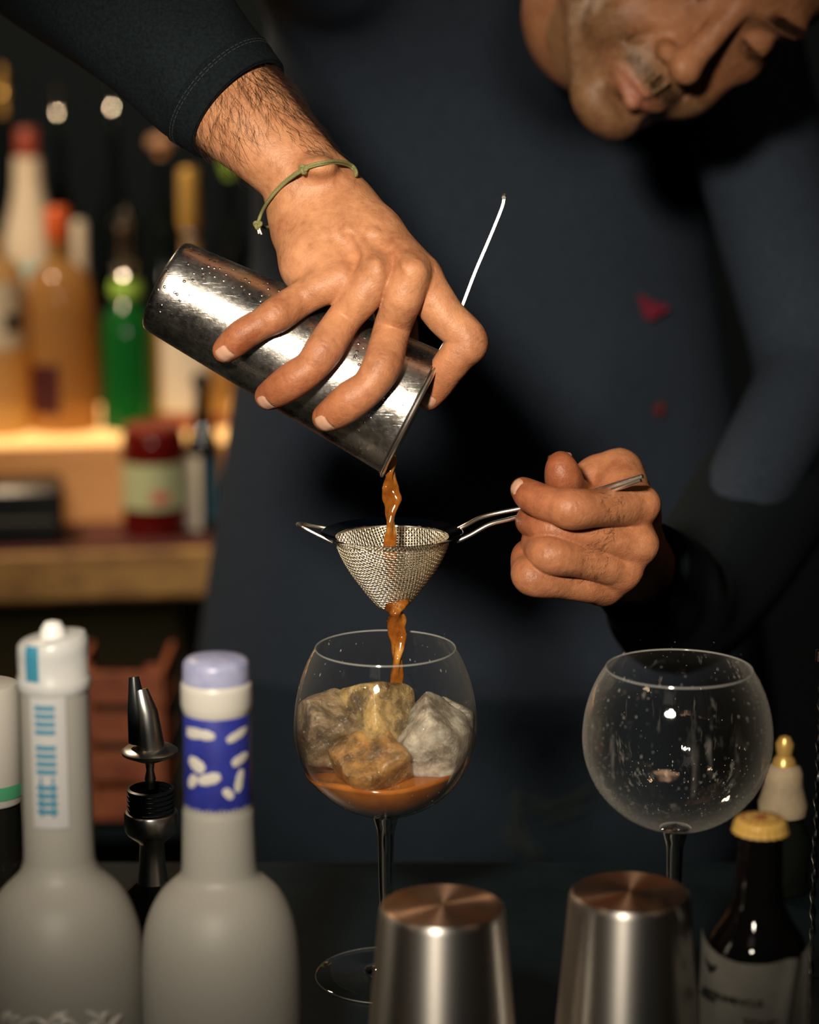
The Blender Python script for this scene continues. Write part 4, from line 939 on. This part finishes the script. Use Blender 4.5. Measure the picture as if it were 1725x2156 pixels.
rc_, rd = tone_hand(rv, rn, rf, dors_r); rv = rv+rn*rd[:, None]
lv, lq = LH.mesh(); ln = vnormals(lv, lq)
def dors_l(p, name):
    v = -FW*.9+UP*(.05 if name != 'thumb' else -.9)+(-RT*.25 if name != 'thumb' else 0); 
    if name == 'thumb': v = FW
    return v/np.linalg.norm(v)
lc, ldsp = tone_hand(lv, ln, lf, dors_l); lv = lv+ln*ldsp[:, None]; lc = lc*np.array([.86, .80, .78])
hv_, hq = HD.mesh(); hv_ = relax(hv_, hq, 1); hn = vnormals(hv_, hq); loc = (hv_-HO) @ HM
hc = np.tile(np.array([.36, .160, .078]), (len(hv_), 1))
def blend(c, w, col): w = np.clip(w, 0, 1)[:, None]; return c*(1-w)+np.array(col)*w
xx, yy, zz = loc[:, 0], loc[:, 1], loc[:, 2]
st = (yy > .0)*np.clip((-zz-.042)/.02, 0, 1)*(1-np.exp(-((xx/.024)**2+((zz+.079)/.010)**2)**1.5*.7))*np.clip((.125+zz+.03)/.03, 0, 1)
hc = blend(hc, st*.72*(zz > -.14), (.17, .100, .048))
hc = blend(hc, np.exp(-((xx/.026)**4+((zz+.0645)/.0060)**4))*(yy > .06)*.5, (.14, .095, .050))         # moustache
hc = blend(hc, np.exp(-((xx/.021)**4+((zz+.0795)/.0070)**4))*(yy > .078)*.75, (.34, .125, .085))           # lips
hc = blend(hc, (np.exp(-(((abs(xx)-.032)/.017)**4+((zz-.024-.15*(abs(xx)-.03))/.004)**4))*(yy > .05))*.95, (.03, .016, .01))   # brows
hc = blend(hc, (np.exp(-(((abs(xx)-.032)/.013)**4+((zz+.0045)/.0013)**4))*(yy > .06))*.95, (.02, .01, .008))   # lash line
hair = np.clip((zz-.055-.0)/.006+np.clip(-(yy-.05)/.02, -3, 3), 0, 1)*((zz > .0) | (yy < -.03))
hc = blend(hc, hair*.9, (.02, .012, .008))
bv, bq = BD.mesh(); 
keep = bv[:, 2] > -.9; kq = keep[bq].all(1); bq = bq[kq]; bcol = np.tile(np.array([.44, .21, .11]), (len(bv), 1))
# shrink the coarse body a little: it lies under the clothes
bn = vnormals(bv, bq)
def joinm(parts):
    Vs, Qs, Cs, o = [], [], [], 0
    for V, Q, c in parts: Vs.append(V); Qs.append(Q+o); Cs.append(c); o += len(V)
    return np.concatenate(Vs), np.concatenate(Qs), np.concatenate(Cs)
# only flesh that can be met outside the clothes keeps its place; the rest sits 12 mm inside the shirt
PV, PQ, PC = joinm([(rv, rq, rc_), (lv, lq, lc), (hv_, hq, hc), (bv-bn*.012, bq, bcol)])
person = mesh_np('person', PV, PQ, M_skin, None, True, PC)
tag(person, 'bartender in a dark shirt leaning in, pouring from a shaker and holding a strainer', 'person')
print('person verts', len(PV))

def child(name, V, Q, m, **k): return mesh_np(name, V, Q, m, None, **k)
def kid(o, label=None):
    o.parent = person
    if label: o['label'] = label
    return o
sh_z = bv[:, 2]; mt = (bv+bn*.004); cen = mt[bq].mean(1)
# cut the sleeves from the shirt at the arms (built finely below) and split shirt / trousers at the waist
neck_c = P(1276, 28, 1.70); isneck = np.linalg.norm(cen-neck_c, axis=1) < .0
waist = P(1000, 1440, 2.14)[2]
up = cen[:, 2] > waist
kid(child('shirt', mt, bq[up], M_shirt)); kid(child('trousers', mt, bq[~up], M_trouser))
# sleeve of the pouring arm
cs_ = spline([(*P(516, 243, 1.352), .0315), (*P(500, 228, 1.353), .0365), (*P(470, 200, 1.358), .0380), (*P(400, 130, 1.372), .0435), (*P(250, -10, 1.405), .0515), (*P(40, -200, 1.47), .058), (*P(-40, -380, 1.55), .062)], 9)
V = []; Fc = []; n = 72; nb = -FW*.9+UP*.2
def sleeve_ring(c, T, r, i, hem=False):
    a = np.cross(T, FW); a /= np.linalg.norm(a); b = np.cross(T, a); out = []
    for k in range(n):
        t = 2*math.pi*k/n; wr = 0 if hem else .0016*math.sin(3*t+i*.22)*min(1, i/14)+.0011*math.sin(5*t-i*.35+1)*min(1, i/10)
        out.append(c+(a*math.cos(t)+b*math.sin(t)*.86)*(r+wr))
    return out
m = len(cs_); Ts = np.gradient(cs_[:, :3], axis=0); Ts /= np.linalg.norm(Ts, axis=1)[:, None]; body_r = []
c0_, T0 = cs_[9, :3], Ts[9]
rings = [sleeve_ring(c0_+T0*.012, T0, cs_[9, 3]-.0030, 0, True), sleeve_ring(c0_, T0, cs_[9, 3]-.0032, 0, True), sleeve_ring(c0_-T0*.0008, T0, cs_[9, 3]-.0016, 0, True), sleeve_ring(c0_, T0, cs_[9, 3], 0, True)]
for i in range(10, m): rings.append(sleeve_ring(cs_[i, :3], Ts[i], cs_[i, 3], i-9))
V = np.array([v for r in rings for v in r])
for i in range(len(rings)-1):
    for k in range(n): Fc.append([i*n+k, (i+1)*n+k, (i+1)*n+(k+1) % n, i*n+(k+1) % n])
kid(child('sleeve', V, Fc, M_sleeve))
# turned hem with stitches
hr = [sleeve_ring(c0_+T0*d, T0, cs_[9, 3]+e, 0, True) for d, e in ((-.0002, -.0005), (-.0006, .0008), (.0002, .0013), (.010, .0030), (.0175, .0050), (.0185, .0036))]
V = np.array([v for r in hr for v in r]); Fc = [[i*n+k, (i+1)*n+k, (i+1)*n+(k+1) % n, i*n+(k+1) % n] for i in range(len(hr)-1) for k in range(n)]
kid(child('sleeve_hem', V, Fc, M_hem)); mb = MB()
for off, rad in ((.0145, .0046), (.0128, .0041)):
    rg = np.array(sleeve_ring(c0_+T0*off, T0, cs_[9, 3]+rad, 0, True)); rg = np.vstack([rg, rg[:1]]); f_ = spline(rg, 3)
    for i in range(0, len(f_)-2, 3): mb.tube(f_[i:i+3], .00016, 4)
o = mb.build('hem_stitching', M_stitch, None); o['kind'] = 'stuff'; kid(o)
# sleeve cuff of the other arm
cs2 = spline([(*P(1332, 1188, 1.405), .0315), (*P(1385, 1235, 1.48), .039), (*P(1450, 1270, 1.57), .046), (*P(1600, 1050, 1.75), .055)], 8); n = 48; T2 = np.gradient(cs2[:, :3], axis=0); T2 /= np.linalg.norm(T2, axis=1)[:, None]
rings = [sleeve_ring(cs2[2, :3], T2[2], cs2[0, 3]-.003, 0, True)]+[sleeve_ring(cs2[i, :3], T2[i], cs2[i, 3], i) for i in range(2, len(cs2))]
V = np.array([v for r in rings for v in r]); Fc = [[i*n+k, (i+1)*n+k, (i+1)*n+(k+1) % n, i*n+(k+1) % n] for i in range(len(rings)-1) for k in range(n)]
kid(child('sleeve', V, Fc, M_sleeve))

# fingernails
def surf(Fd, p, d):
    best = 0
    for t in np.linspace(.001, .016, 60):
        g = (p+d*t-Fd.lo)/Fd.h; i = np.floor(g).astype(int); f = g-i
        v = sum(Fd.F[i[0]+a, i[1]+b, i[2]+c_]*(f[0] if a else 1-f[0])*(f[1] if b else 1-f[1])*(f[2] if c_ else 1-f[2]) for a in (0, 1) for b in (0, 1) for c_ in (0, 1))
        if v < 0: best = t
    return best
def nail(Fd, base, tip, r, dors, w, ln, name='fingernail', fwd=.72, lift=1):
    rb_ = r*1.14; bl = np.linalg.norm(np.array(tip)-np.array(base))
    T = np.array(tip)-np.array(base); T /= np.linalg.norm(T); d = dors-T*np.dot(dors, T); d /= np.linalg.norm(d); s = np.cross(T, d); V = []; Fc = []
    nu, nv = 12, 10; c = np.array(tip)
    for j in range(nv+1):
        v = j/nv; y = (v-1)*ln+r*fwd; drop = .35*r*max(0, (v-.55)/.45)**2+.10*r*max(0, .2-v)/.2; ww = w*(1 if v < .82 else math.sqrt(max(.02, 1-((v-.82)/.2)**2)))*(.90+.10*min(1, v*4))
        for i in range(nu+1):
            a = (i/nu*2-1); x = a*ww; rr = r*1.04; q0 = c+T*min(y, r*.55)+s*x*.97; zc = surf(Fd, q0, d); zc = zc if zc > 0 else math.sqrt(max(0, r*r*.5-x*x*.5)); V.append(c+T*y+s*x+d*(zc+.0007-drop*.5-.0010*(abs(a)**4)))
    for j in range(nv):
        for i in range(nu): k = j*(nu+1)+i; Fc.append([k, k+1, k+nu+2, k+nu+1])
    Vn = np.array(V); m_ = len(Vn); Vb = Vn-d*.0012; Fc += [[k+m_ for k in f[::-1]] for f in Fc]
    edge = [i for i in range(nu+1)]+[j*(nu+1)+nu for j in range(1, nv+1)]+[nv*(nu+1)+i for i in range(nu-1, -1, -1)]+[j*(nu+1) for j in range(nv-1, 0, -1)]
    Fc += [[edge[i], edge[(i+1) % len(edge)], edge[(i+1) % len(edge)]+m_, edge[i]+m_] for i in range(len(edge))]
    return kid(mesh_np(name, np.vstack([Vn, Vb]), Fc, M_nail, None, True))
for k, w_ in (('pinky', .0052), ('ring', .0058), ('middle', .0062)):
    ch = rf[k]; p = np.array(ch[-1][:3]); rel = p-A0; t = rel @ AX; rad = rel-AX*t; rad /= np.linalg.norm(rad)
    nail(RH, ch[-2][:3], p, ch[-1][3], rad*.7-UP*.35-FW*.62, w_, .0125, fwd=.62)
ch = rf['index']; nail(RH, ch[-2][:3], ch[-1][:3], ch[-1][3], -RT*.15-FW*.9-UP*.25, .0048, .0098, fwd=.6)
ch = lf['index']; nail(LH, ch[-2][:3], ch[-1][:3], ch[-1][3], UP*.30-RT*.6-FW*.75, .0052, .0105, fwd=.6)
ch = lf['thumb']; nail(LH, ch[-2][:3], ch[-1][:3], ch[-1][3], FW*.9+UP*.42, .0070, .0120, fwd=.95)

# arm hair
def hairs(V, Nn, pick, n, dirf, ln, r, name, label=None, m=None, lay=.35, seed=1):
    r_ = np.random.default_rng(seed); ids = r_.choice(np.flatnonzero(pick), n); mb_v = []; mb_f = []; b = 0
    for i in ids:
        p = V[i]; nn = Nn[i]; d = dirf(p, r_); d = d-nn*np.dot(d, nn); d /= np.linalg.norm(d)+1e-9; sd = np.cross(nn, d); L_ = ln*r_.uniform(.5, 1.25); cv = r_.normal(0, .55); q = []
        for k in range(6):
            t = k/5; q.append(p+nn*(L_*lay*math.sin(t*2.2)*.55+.0001)+d*L_*t+sd*L_*cv*t*t*.6)
        q = np.array(q); T = np.gradient(q, axis=0); a = np.cross(T, nn); a /= np.linalg.norm(a, axis=1)[:, None]+1e-9; c = np.cross(T, a); c /= np.linalg.norm(c, axis=1)[:, None]+1e-9
        for k in range(6):
            rr = r*(1-.75*k/5)
            for j in range(3): t = j*2.0944; mb_v.append(q[k]+rr*(a[k]*math.cos(t)+c[k]*math.sin(t)))
        for k in range(5):
            for j in range(3): mb_f.append((b+k*3+j, b+k*3+(j+1) % 3, b+(k+1)*3+(j+1) % 3, b+(k+1)*3+j))
        b += 18
    o = mesh_np(name, np.array(mb_v), np.array(mb_f), m or M_hair, None, True); o['kind'] = 'stuff'; return kid(o, label)
Wa = P(500, 228, 1.352); Wb = P(640, 385, 1.334); ad = Wb-Wa; al = np.linalg.norm(ad); ad /= al
s_r = (rv-Wa) @ ad; perp = np.cross(ad, FW); perp /= np.linalg.norm(perp); side = (rv-Wa) @ perp
if np.dot(perp, RT) < 0: perp = -perp; side = -side
vis = rn @ (-FW) > -.35
pick = vis & (s_r > -.012) & (s_r < .036) ; dens = rng.random(len(rv)) < np.clip(.55+side*14, .12, 1)*np.clip(1.15-s_r*22, .15, 1)
hairs(rv, rn, pick & dens, 900, lambda p, r_: ad*.75-perp*.25+UP*(-.35)+RT*.5*r_.normal()*.7, .0165, .000085, 'arm_hair', 'curly dark hair on the forearm')
pick2 = vis & (s_r > .030) & (s_r < .062) & (side > .010); hairs(rv, rn, pick2, 160, lambda p, r_: ad*.9+perp*.2+RT*.3*r_.normal(), .010, .00009, 'arm_hair', seed=2)
for ch, sd_ in ((lf['index'], 3), (lf['middle'], 4), (lf['ring'], 5), (rf['pinky'], 6)):
    a = np.array(ch[2][:3]); pk = (np.linalg.norm(lv-(a+RT*.004), axis=1) < .0125) & (ln @ (-FW) > .5) if sd_ < 6 else (np.linalg.norm(rv-np.array(ch[2][:3]), axis=1) < .010) & (rn @ (-FW) > .6)
    if sd_ < 6: hairs(lv, ln, pk, 45, lambda p, r_: -RT+UP*(-.6)+RT*.5*r_.normal(), .0062, .00007, 'finger_hair', seed=sd_)
# stubble
pk = (st > .45) & (hn @ (-FW) > -.3) & (yy > .02); hairs(hv_, hn, pk, 1300, lambda p, r_: -HDU+HDX*.3*r_.normal(), .0022, .00010, 'stubble', 'short dark beard stubble', lay=1.2, seed=8)
pk = (np.exp(-((xx/.026)**4+((zz+.0645)/.006)**4))*(yy > .06) > .5); hairs(hv_, hn, pk, 700, lambda p, r_: -HDU+HDX*.4*r_.normal(), .003, .00008, 'moustache', lay=.9, seed=9)
pk = (np.exp(-(((abs(xx)-.032)/.017)**4+((zz-.024-.15*(abs(xx)-.03))/.004)**4))*(yy > .05) > .5); hairs(hv_, hn, pk, 400, lambda p, r_: HDX*np.sign((p-HO) @ HDX)+HDU*.4, .007, .00013, 'eyebrow', lay=.5, seed=10)
pk = hair > .6; hairs(hv_, hn, pk, 3000, lambda p, r_: HDU*.4-HDF*.6+HDX*.4*r_.normal(), .018, .00022, 'hair', 'short dark hair', lay=.9, seed=11)
pk = (np.exp(-(((abs(xx)-.032)/.013)**4+((zz+.0045)/.0016)**4))*(yy > .06) > .4); hairs(hv_, hn, pk, 120, lambda p, r_: HDF*.6-HDU*.8, .007, .00014, 'eyelashes', lay=.9, seed=12)

# bracelet: doubled olive cord with two knots
BC = P(646, 408, 1.334); bu = P(752, 372, 1.338)-P(540, 470, 1.338); bu /= np.linalg.norm(bu); bw_ = -FW*.90+UP*.40; bw_ -= bu*np.dot(bw_, bu); bw_ /= np.linalg.norm(bw_)
RHF = RH
def on_skin(p, cen, off):                 # slide outwards from the wrist centre until just outside the flesh
    d = p-cen; L_ = np.linalg.norm(d); d /= L_
    for t in np.linspace(.050, .006, 180):
        q = cen+d*t; i = np.round((q-RHF.lo)/RHF.h).astype(int)
        if (i >= 0).all() and (i < RHF.n).all() and RHF.F[tuple(i)] < off: return q
    return cen+d*.02
seen = [(543, 470), (552, 446), (570, 416), (600, 384), (640, 356), (680, 344), (715, 342), (742, 352), (750, 372)]
front = []
for px, py in seen:                       # march from the viewer's side onto the skin
    q = None
    for d in np.arange(1.28, 1.36, .0004):
        w = P(px, py, d); i = np.round((w-RHF.lo)/RHF.h).astype(int)
        if RHF.F[tuple(i)] < .0016: q = w; break
    front.append(q if q is not None else P(px, py, 1.334))
back = [P(735, 400, 1.362), P(680, 432, 1.372), P(610, 462, 1.366), P(560, 482, 1.350)]
loop = np.array(front+back+[front[0]]); lp = spline(loop, 8)
for it in range(2): lp[1:-1] = .5*lp[1:-1]+.25*(lp[:-2]+lp[2:])
brc = None
mbb = MB()
off = UP*.0009*.8+RT*.0003
br = empty('bracelet', BC, 'thin olive-green knotted cord bracelet on the pouring wrist', 'bracelet')
MB().tube(lp+off, .0010, 10, False).build('cord', M_cord, br)
i_kn = 4*8
lp2 = lp[:i_kn+1]-off-FW*.0002; MB().tube(lp2, .0010, 10, True).build('cord', M_cord, br)
mid2 = lp[i_kn:8*8]-off*.9; MB().tube(mid2, .0006, 8, True).build('cord', M_cord, br)
def knot(c, s, d): 
    mb = MB(); pts = []
    for t in np.linspace(0, 2*math.pi, 40): pts.append(c+s*(RT*(math.sin(t)+2*math.sin(2*t))*.30+UP*(math.cos(t)-2*math.cos(2*t))*.30-FW*math.sin(3*t)*.30))
    return mb.tube(pts, s*.42, 8).build('knot', M_cord, br)
knot(lp[i_kn]-FW*.0006, .0026, 0); knot(lp[0]+UP*-.001, .0024, 0)
MB().tube([lp[0]-UP*.003, lp[0]-UP*.0062+RT*.0006], .0006, 6).build('cord_end', M_white, br); MB().tube([lp[0]-UP*.003+RT*.0008, lp[0]-UP*.0066+RT*.0022], .0005, 6).build('cord_end', M_white, br)

# prints on the shirt
def ray_shirt(px, py, V=None):
    best = None; Vs = mt; o = CAM; r = P(px, py, 1)-CAM; r = r/np.linalg.norm(r)
    rel = Vs-o; t = rel @ r; dd = np.linalg.norm(rel-t[:, None]*r, axis=1); ok = dd < .014
    return t[ok].min()/np.linalg.norm(P(px, py, 1)-CAM)-.004 if ok.any() else 2.05
def flatprint(name, poly, m, label):
    c = np.mean(poly, 0); V = [P(a, b, ray_shirt(a, b)) for a, b in poly]; n_ = len(poly)
    return kid(mesh_np(name, np.array(V), [list(range(n_))], m, None, False), label)
z1 = lambda a, b: (1280+a*.1577, 580+b*.1577)
flatprint('printed_emblem', [z1(*q) for q in [(405, 265), (440, 258), (520, 295), (548, 350), (575, 345), (600, 330), (655, 345), (672, 395), (690, 395), (725, 378), (800, 410), (820, 437), (700, 525), (640, 570), (590, 595), (540, 585), (490, 550), (450, 430)]], M_print, 'small crimson winged emblem on the shirt')
flatprint('printed_patch', [z1(*q) for q in [(745, 1690), (700, 1690), (605, 1785), (620, 1840), (695, 1890), (735, 1850), (750, 1780)]], M_print2, 'tiny red-orange patch on the shirt')
# apron cord hanging at the waist, faint
M_grey = mat('grey_cord', (.022, .030, .028), .9)
ac = empty('apron_cord', P(1110, 1700, 1.70), 'faint grey apron drawstring hanging at the bartender waist', 'cord'); w1 = lambda a, b: P(980+a*.2087, 1560+b*.2087, ray_shirt(980+a*.2087, 1560+b*.2087)-.003)
for pl, r in (([(500, 520), (560, 560), (470, 600), (530, 640), (540, 740), (560, 860), (610, 980), (700, 1090), (810, 1195)], .0026), ([(470, 760), (490, 880), (560, 1020), (690, 1200)], .0028), ([(400, 880), (450, 980), (530, 1110)], .0022),
              ([(620, 590), (760, 605), (900, 655), (1010, 620), (1150, 555), (1270, 480)], .0024), ([(650, 720), (800, 690), (960, 640)], .0022), ([(820, 810), (1000, 750), (1200, 680)], .0022)):
    MB().tube(spline([w1(*q) for q in pl], 5), r, 8).build('cord', M_grey, ac)

# ------------------------------------------------------------------ bottles on the back shelves
def back_bottle(cx, base_row, ztread, prof, m_body, label, name='liquor_bottle', body_from=0, extras=(), group=None):
    q = PZ(cx, base_row, ztread) if ztread != Z3 else PY(cx, 700, O[1]+.56+.05*cx/600+(750-base_row)*.001); x, Y = q[0], q[1]; b = empty(name, (x, Y, ztread), label, 'bottle', group)
    pr = rows(x, Y, prof, ztread+.004 if ztread == Z2 else ztread); MB().lathe(pr, (x, Y, 0), 32).build('glass_body', m_body, b)
    for (nm, lst, m) in extras: MB().lathe(rows(x, Y, lst), (x, Y, 0), 32).build(nm, m, b)
    return b, x, Y
def patch(b, x, Y, name, r0, r1, px0, px1, m, prof_px, cx):
    f = facing(x, Y); z = lambda py: PY(CX, py, Y)[2]; sc_ = depth((x, Y, z((r0+r1)/2)))/F; R = prof_px*sc_+.0006
    a0 = f+math.asin(max(-1, min(1, (px0-cx)/prof_px))); a1 = f+math.asin(max(-1, min(1, (px1-cx)/prof_px)))
    return MB().lathe([(R, z(r1)), (R+.0003, z(r1)), (R+.0003, z(r0)), (R, z(r0))], (x, Y, 0), 14, arc=(a0, a1)).build(name, m, b)
M_amber = tinted('amber_spirit', (.52, .32, .12), .30); M_amber2 = tinted('pale_amber_spirit', (.70, .50, .26), .25); M_green = tinted('green_liqueur', (.012, .20, .040), .15)
M_milk = noisy('frosted_white', (.58, .52, .44), (.66, .60, .50), 20, .4, 0); M_orangecap = mat('orange_cap', (.55, .10, .025), .35); M_redliq = tinted('red_jam', (.20, .012, .010), .12)
M_goldfoil = mat('gold_foil', (.68, .42, .12), .3, .5); M_lime = mat('lime_collar', (.30, .55, .08), .4); M_dark = tinted('smoky_glass', (.012, .020, .022), .35)
M_lab = mat('pale_label', (.62, .56, .46), .6); M_labdk = mat('maroon_label', (.05, .008, .012), .5); M_labg = mat('green_white_label', (.46, .50, .28), .6); M_labr = mat('pink_label_print', (.60, .12, .08), .6); M_blu = mat('blue_label', (.03, .10, .15), .5)
M_bird = mat('black_bird_print', (.01, .012, .014), .6); M_sb = mat('pale_blue_band', (.30, .48, .50), .5); M_redcap = mat('brick_red_cap', (.25, .05, .03), .4); M_pinkwood = noisy('pink_cork', (.45, .26, .17), (.55, .33, .22), 40, .6, 0)
bt, x_, Y_ = back_bottle(-5, 912, Z2+.004, [(548, 52), (575, 62), (600, 68), (740, 69), (905, 68)], M_amber2, 'pale amber bottle with a white bird label at the far left of the lit shelf', extras=[('neck', [(500, 28), (548, 30)], M_goldfoil), ('shoulder', [(546, 31), (552, 52)], M_amber2)])
lb = patch(bt, x_, Y_, 'paper_label', 590, 730, -66, 62, M_lab, 70, -5); patch(bt, x_, Y_, 'bird_print', 655, 690, 18, 50, M_bird, 71, -5)
bt, x_, Y_ = back_bottle(135, 905, Z2+.004, [(545, 24), (556, 34), (575, 58), (605, 68), (640, 72), (780, 74), (898, 74)], M_amber, 'amber tequila-style bottle with an orange cap on the lit shelf', extras=[('neck', [(505, 25), (545, 24)], M_amber), ('cap', [(433, 1), (436, 22), (445, 27), (500, 27), (506, 25)], M_orangecap)])
patch(bt, x_, Y_, 'dark_label', 760, 862, 72, 128, M_labdk, 74, 135)
bt, x_, Y_ = back_bottle(273, 902, Z2+.004, [(628, 22), (640, 30), (670, 50), (700, 56), (800, 57), (898, 57)], M_green, 'bright green liqueur bottle with a chrome speed pourer', extras=[('collar', [(590, 30), (598, 34), (620, 34), (628, 24)], M_lime), ('pourer_base', [(550, 22), (560, 26), (570, 14), (578, 22), (590, 26)], M_chrome), ('pourer_spout', [(432, 5), (460, 10), (475, 17), (490, 12), (510, 11), (535, 13), (550, 9)], M_chrome)])
bt, x_, Y_ = back_bottle(408, 895, Z2+.004, [(560, 17), (600, 24), (640, 50), (680, 76), (700, 82), (800, 83), (890, 82)], M_amber2, 'gold-necked amber bottle with a large white label behind the shaker', extras=[('neck', [(500, 17), (560, 17)], M_amber2), ('gold_capsule', [(352, 1), (355, 20), (362, 23), (460, 24), (476, 22), (486, 17)], M_goldfoil), ('chrome_ring', [(486, 17), (490, 19), (500, 18)], M_chrome)])
patch(bt, x_, Y_, 'paper_label', 700, 855, 345, 440, M_lab, 84, 408); patch(bt, x_, Y_, 'red_label_band', 862, 888, 335, 478, M_redcap, 84, 408)
# back row (third step)
bt, x_, Y_ = back_bottle(70, 750, Z3, [(392, 32), (430, 38), (470, 50), (520, 60), (560, 66), (760, 66)], M_milk, 'tall frosted white bottle with a reddish cap behind the amber bottles', extras=[('neck', [(330, 29), (392, 32)], M_milk), ('cap', [(268, 1), (270, 20), (276, 24), (322, 25), (330, 24)], M_redcap), ('pale_blue_band', [(548, 64), (550, 66), (572, 68), (574, 67)], M_sb)])
bt, x_, Y_ = back_bottle(172, 750, Z3, [(462, 1), (464, 12), (470, 15), (560, 16), (600, 22), (620, 26), (755, 26)], M_milk, 'slim white bottle just right of the orange-capped bottle')
bt, x_, Y_ = back_bottle(348, 750, Z3, [(330, 10), (400, 12), (440, 22), (480, 40), (750, 42)], M_dark, 'dark bottle with a round pinkish cork stopper behind the shaker', extras=[('cork_stopper', [(283, 1), (285, 20), (292, 29), (304, 29), (312, 22), (318, 12), (330, 10)], M_pinkwood)])
bt, x_, Y_ = back_bottle(488, 750, Z3, [(372, 10), (400, 11), (480, 14), (520, 36), (750, 38)], M_dark, 'dark bottle with a lime green stopper by the bartender arm', extras=[('stopper', [(333, 1), (335, 16), (345, 18), (356, 16), (362, 10), (372, 10)], M_lime)])
for k, (cx, top, lab_) in enumerate([(22, 142, 'dark pourer bottle topped with brass at the far left of the back row'), (136, 182, 'dark pourer bottle with the brightest chrome spout, left of centre in the back row'), (250, 172, 'dark bottle with a chrome pourer nearest the rolled sleeve')]):
    back_bottle(cx, 640, Z3, [(top+100, 11), (top+190, 13), (top+240, 20), (top+300, 46), (745, 48)], M_dark, lab_, extras=[('pourer_spout', [(top-4, 4), (top+8, 10), (top+24, 6), (top+45, 8), (top+58, 13), (top+66, 7), (top+100, 10)], M_chrome if k else M_goldfoil)])
# lower tread
bt, x_, Y_ = back_bottle(327, 1122, Z1, [(905, 58), (912, 64), (930, 67), (1118, 67)], M_redliq, 'squat red jar with a pale green label on the lower shelf', name='preserve_jar', extras=[('lid', [(890, 1), (891, 54), (896, 60), (904, 60), (906, 58)], M_redcap)])
bt['category'] = 'jar'; pp = patch(bt, x_, Y_, 'paper_label', 968, 1062, 262, 390, M_labg, 68, 327); patch(bt, x_, Y_, 'pink_print', 1025, 1046, 318, 358, M_labr, 69.5, 327)
bt, x_, Y_ = back_bottle(430, 1118, Z1, [(832, 14), (880, 18), (920, 30), (948, 36), (1110, 36)], M_dkglass, 'slim dark bottle with a black cap right of the red jar', extras=[('cap', [(786, 1), (787, 17), (792, 20), (812, 20), (814, 15), (832, 14)], M_black)])
patch(bt, x_, Y_, 'silver_label', 955, 1110, 396, 424, M_lab, 37, 430); patch(bt, x_, Y_, 'blue_label', 960, 1090, 436, 464, M_blu, 37, 430)
# black pouch with a grey zip on the lower tread
q = PZ(55, 1135, Z1); pm = empty('black_case', (q[0], q[1], Z1), 'black zipped case lying on the lower shelf at the left edge', 'case'); s_ = depth(q)/F
rzz = YAW
MB().box((q[0]-.012, q[1]+.004, Z1+.035), (200*s_, .10, .069), rzz).build('case_body', M_black, pm); MB().box((q[0]-.012, q[1]-.048, Z1+.030), (196*s_, .004, .005), rzz).build('zip', mat('grey_zip', (.05, .055, .045), .5), pm)

# bottle behind the wet glass, right
q = PZ(1648, 1800, 0.0); xb, Yb = PY(1652, 1600, .14)[0], .14
gb2 = empty('cream_bottle', (xb, Yb, 0), 'cream paper-wrapped bottle with gold top behind the wet glass', 'bottle')
pr = rows(xb, Yb, [(1606, 20), (1614, 34), (1626, 40), (1650, 41), (1672, 46), (1690, 52), (1712, 50), (1716, 40)]); MB().lathe(pr, (xb, Yb, 0), 40).build('wrapped_body', noisy('cream_wrap', (.30, .23, .15), (.40, .31, .20), 60, .7, .5, .002), gb2)
pr = rows(xb, Yb, [(1710, 38), (1730, 44), (1760, 60)]); MB().lathe(pr+[(pr[-1][0], .002), (.0002, .001)], (xb, Yb, 0), 40).build('glass_body', M_dkglass, gb2)
MB().lathe(rows(xb, Yb, [(1548, 1), (1552, 12), (1566, 20), (1590, 16), (1600, 24), (1614, 26)]), (xb, Yb, 0), 32).build('gold_top', M_goldfoil, gb2)
# chrome bar spoon stand at right edge
xs, Ys = PY(1724, 1600, .0)[0], .0
sp_ = empty('bar_spoon', (xs, Ys, 0), 'chrome twisted bar spoon standing at the right edge', 'spoon')
pts = [(xs+.0004*math.cos(t*40), Ys+.0004*math.sin(t*40), .002+t*(PY(CX, 1375, Ys)[2])) for t in np.linspace(0, 1, 90)]; MB().tube(pts, [.0016+.0006*math.sin(i*1.2) for i in range(90)], 8).build('twisted_shaft', M_chrome, sp_)
MB().lathe([(.0001, .004), (.004, .003), (.004, -.003), (.0001, -.004)], (xs, Ys, PY(CX, 1380, Ys)[2]), 16).build('disc_end', M_chrome, sp_)
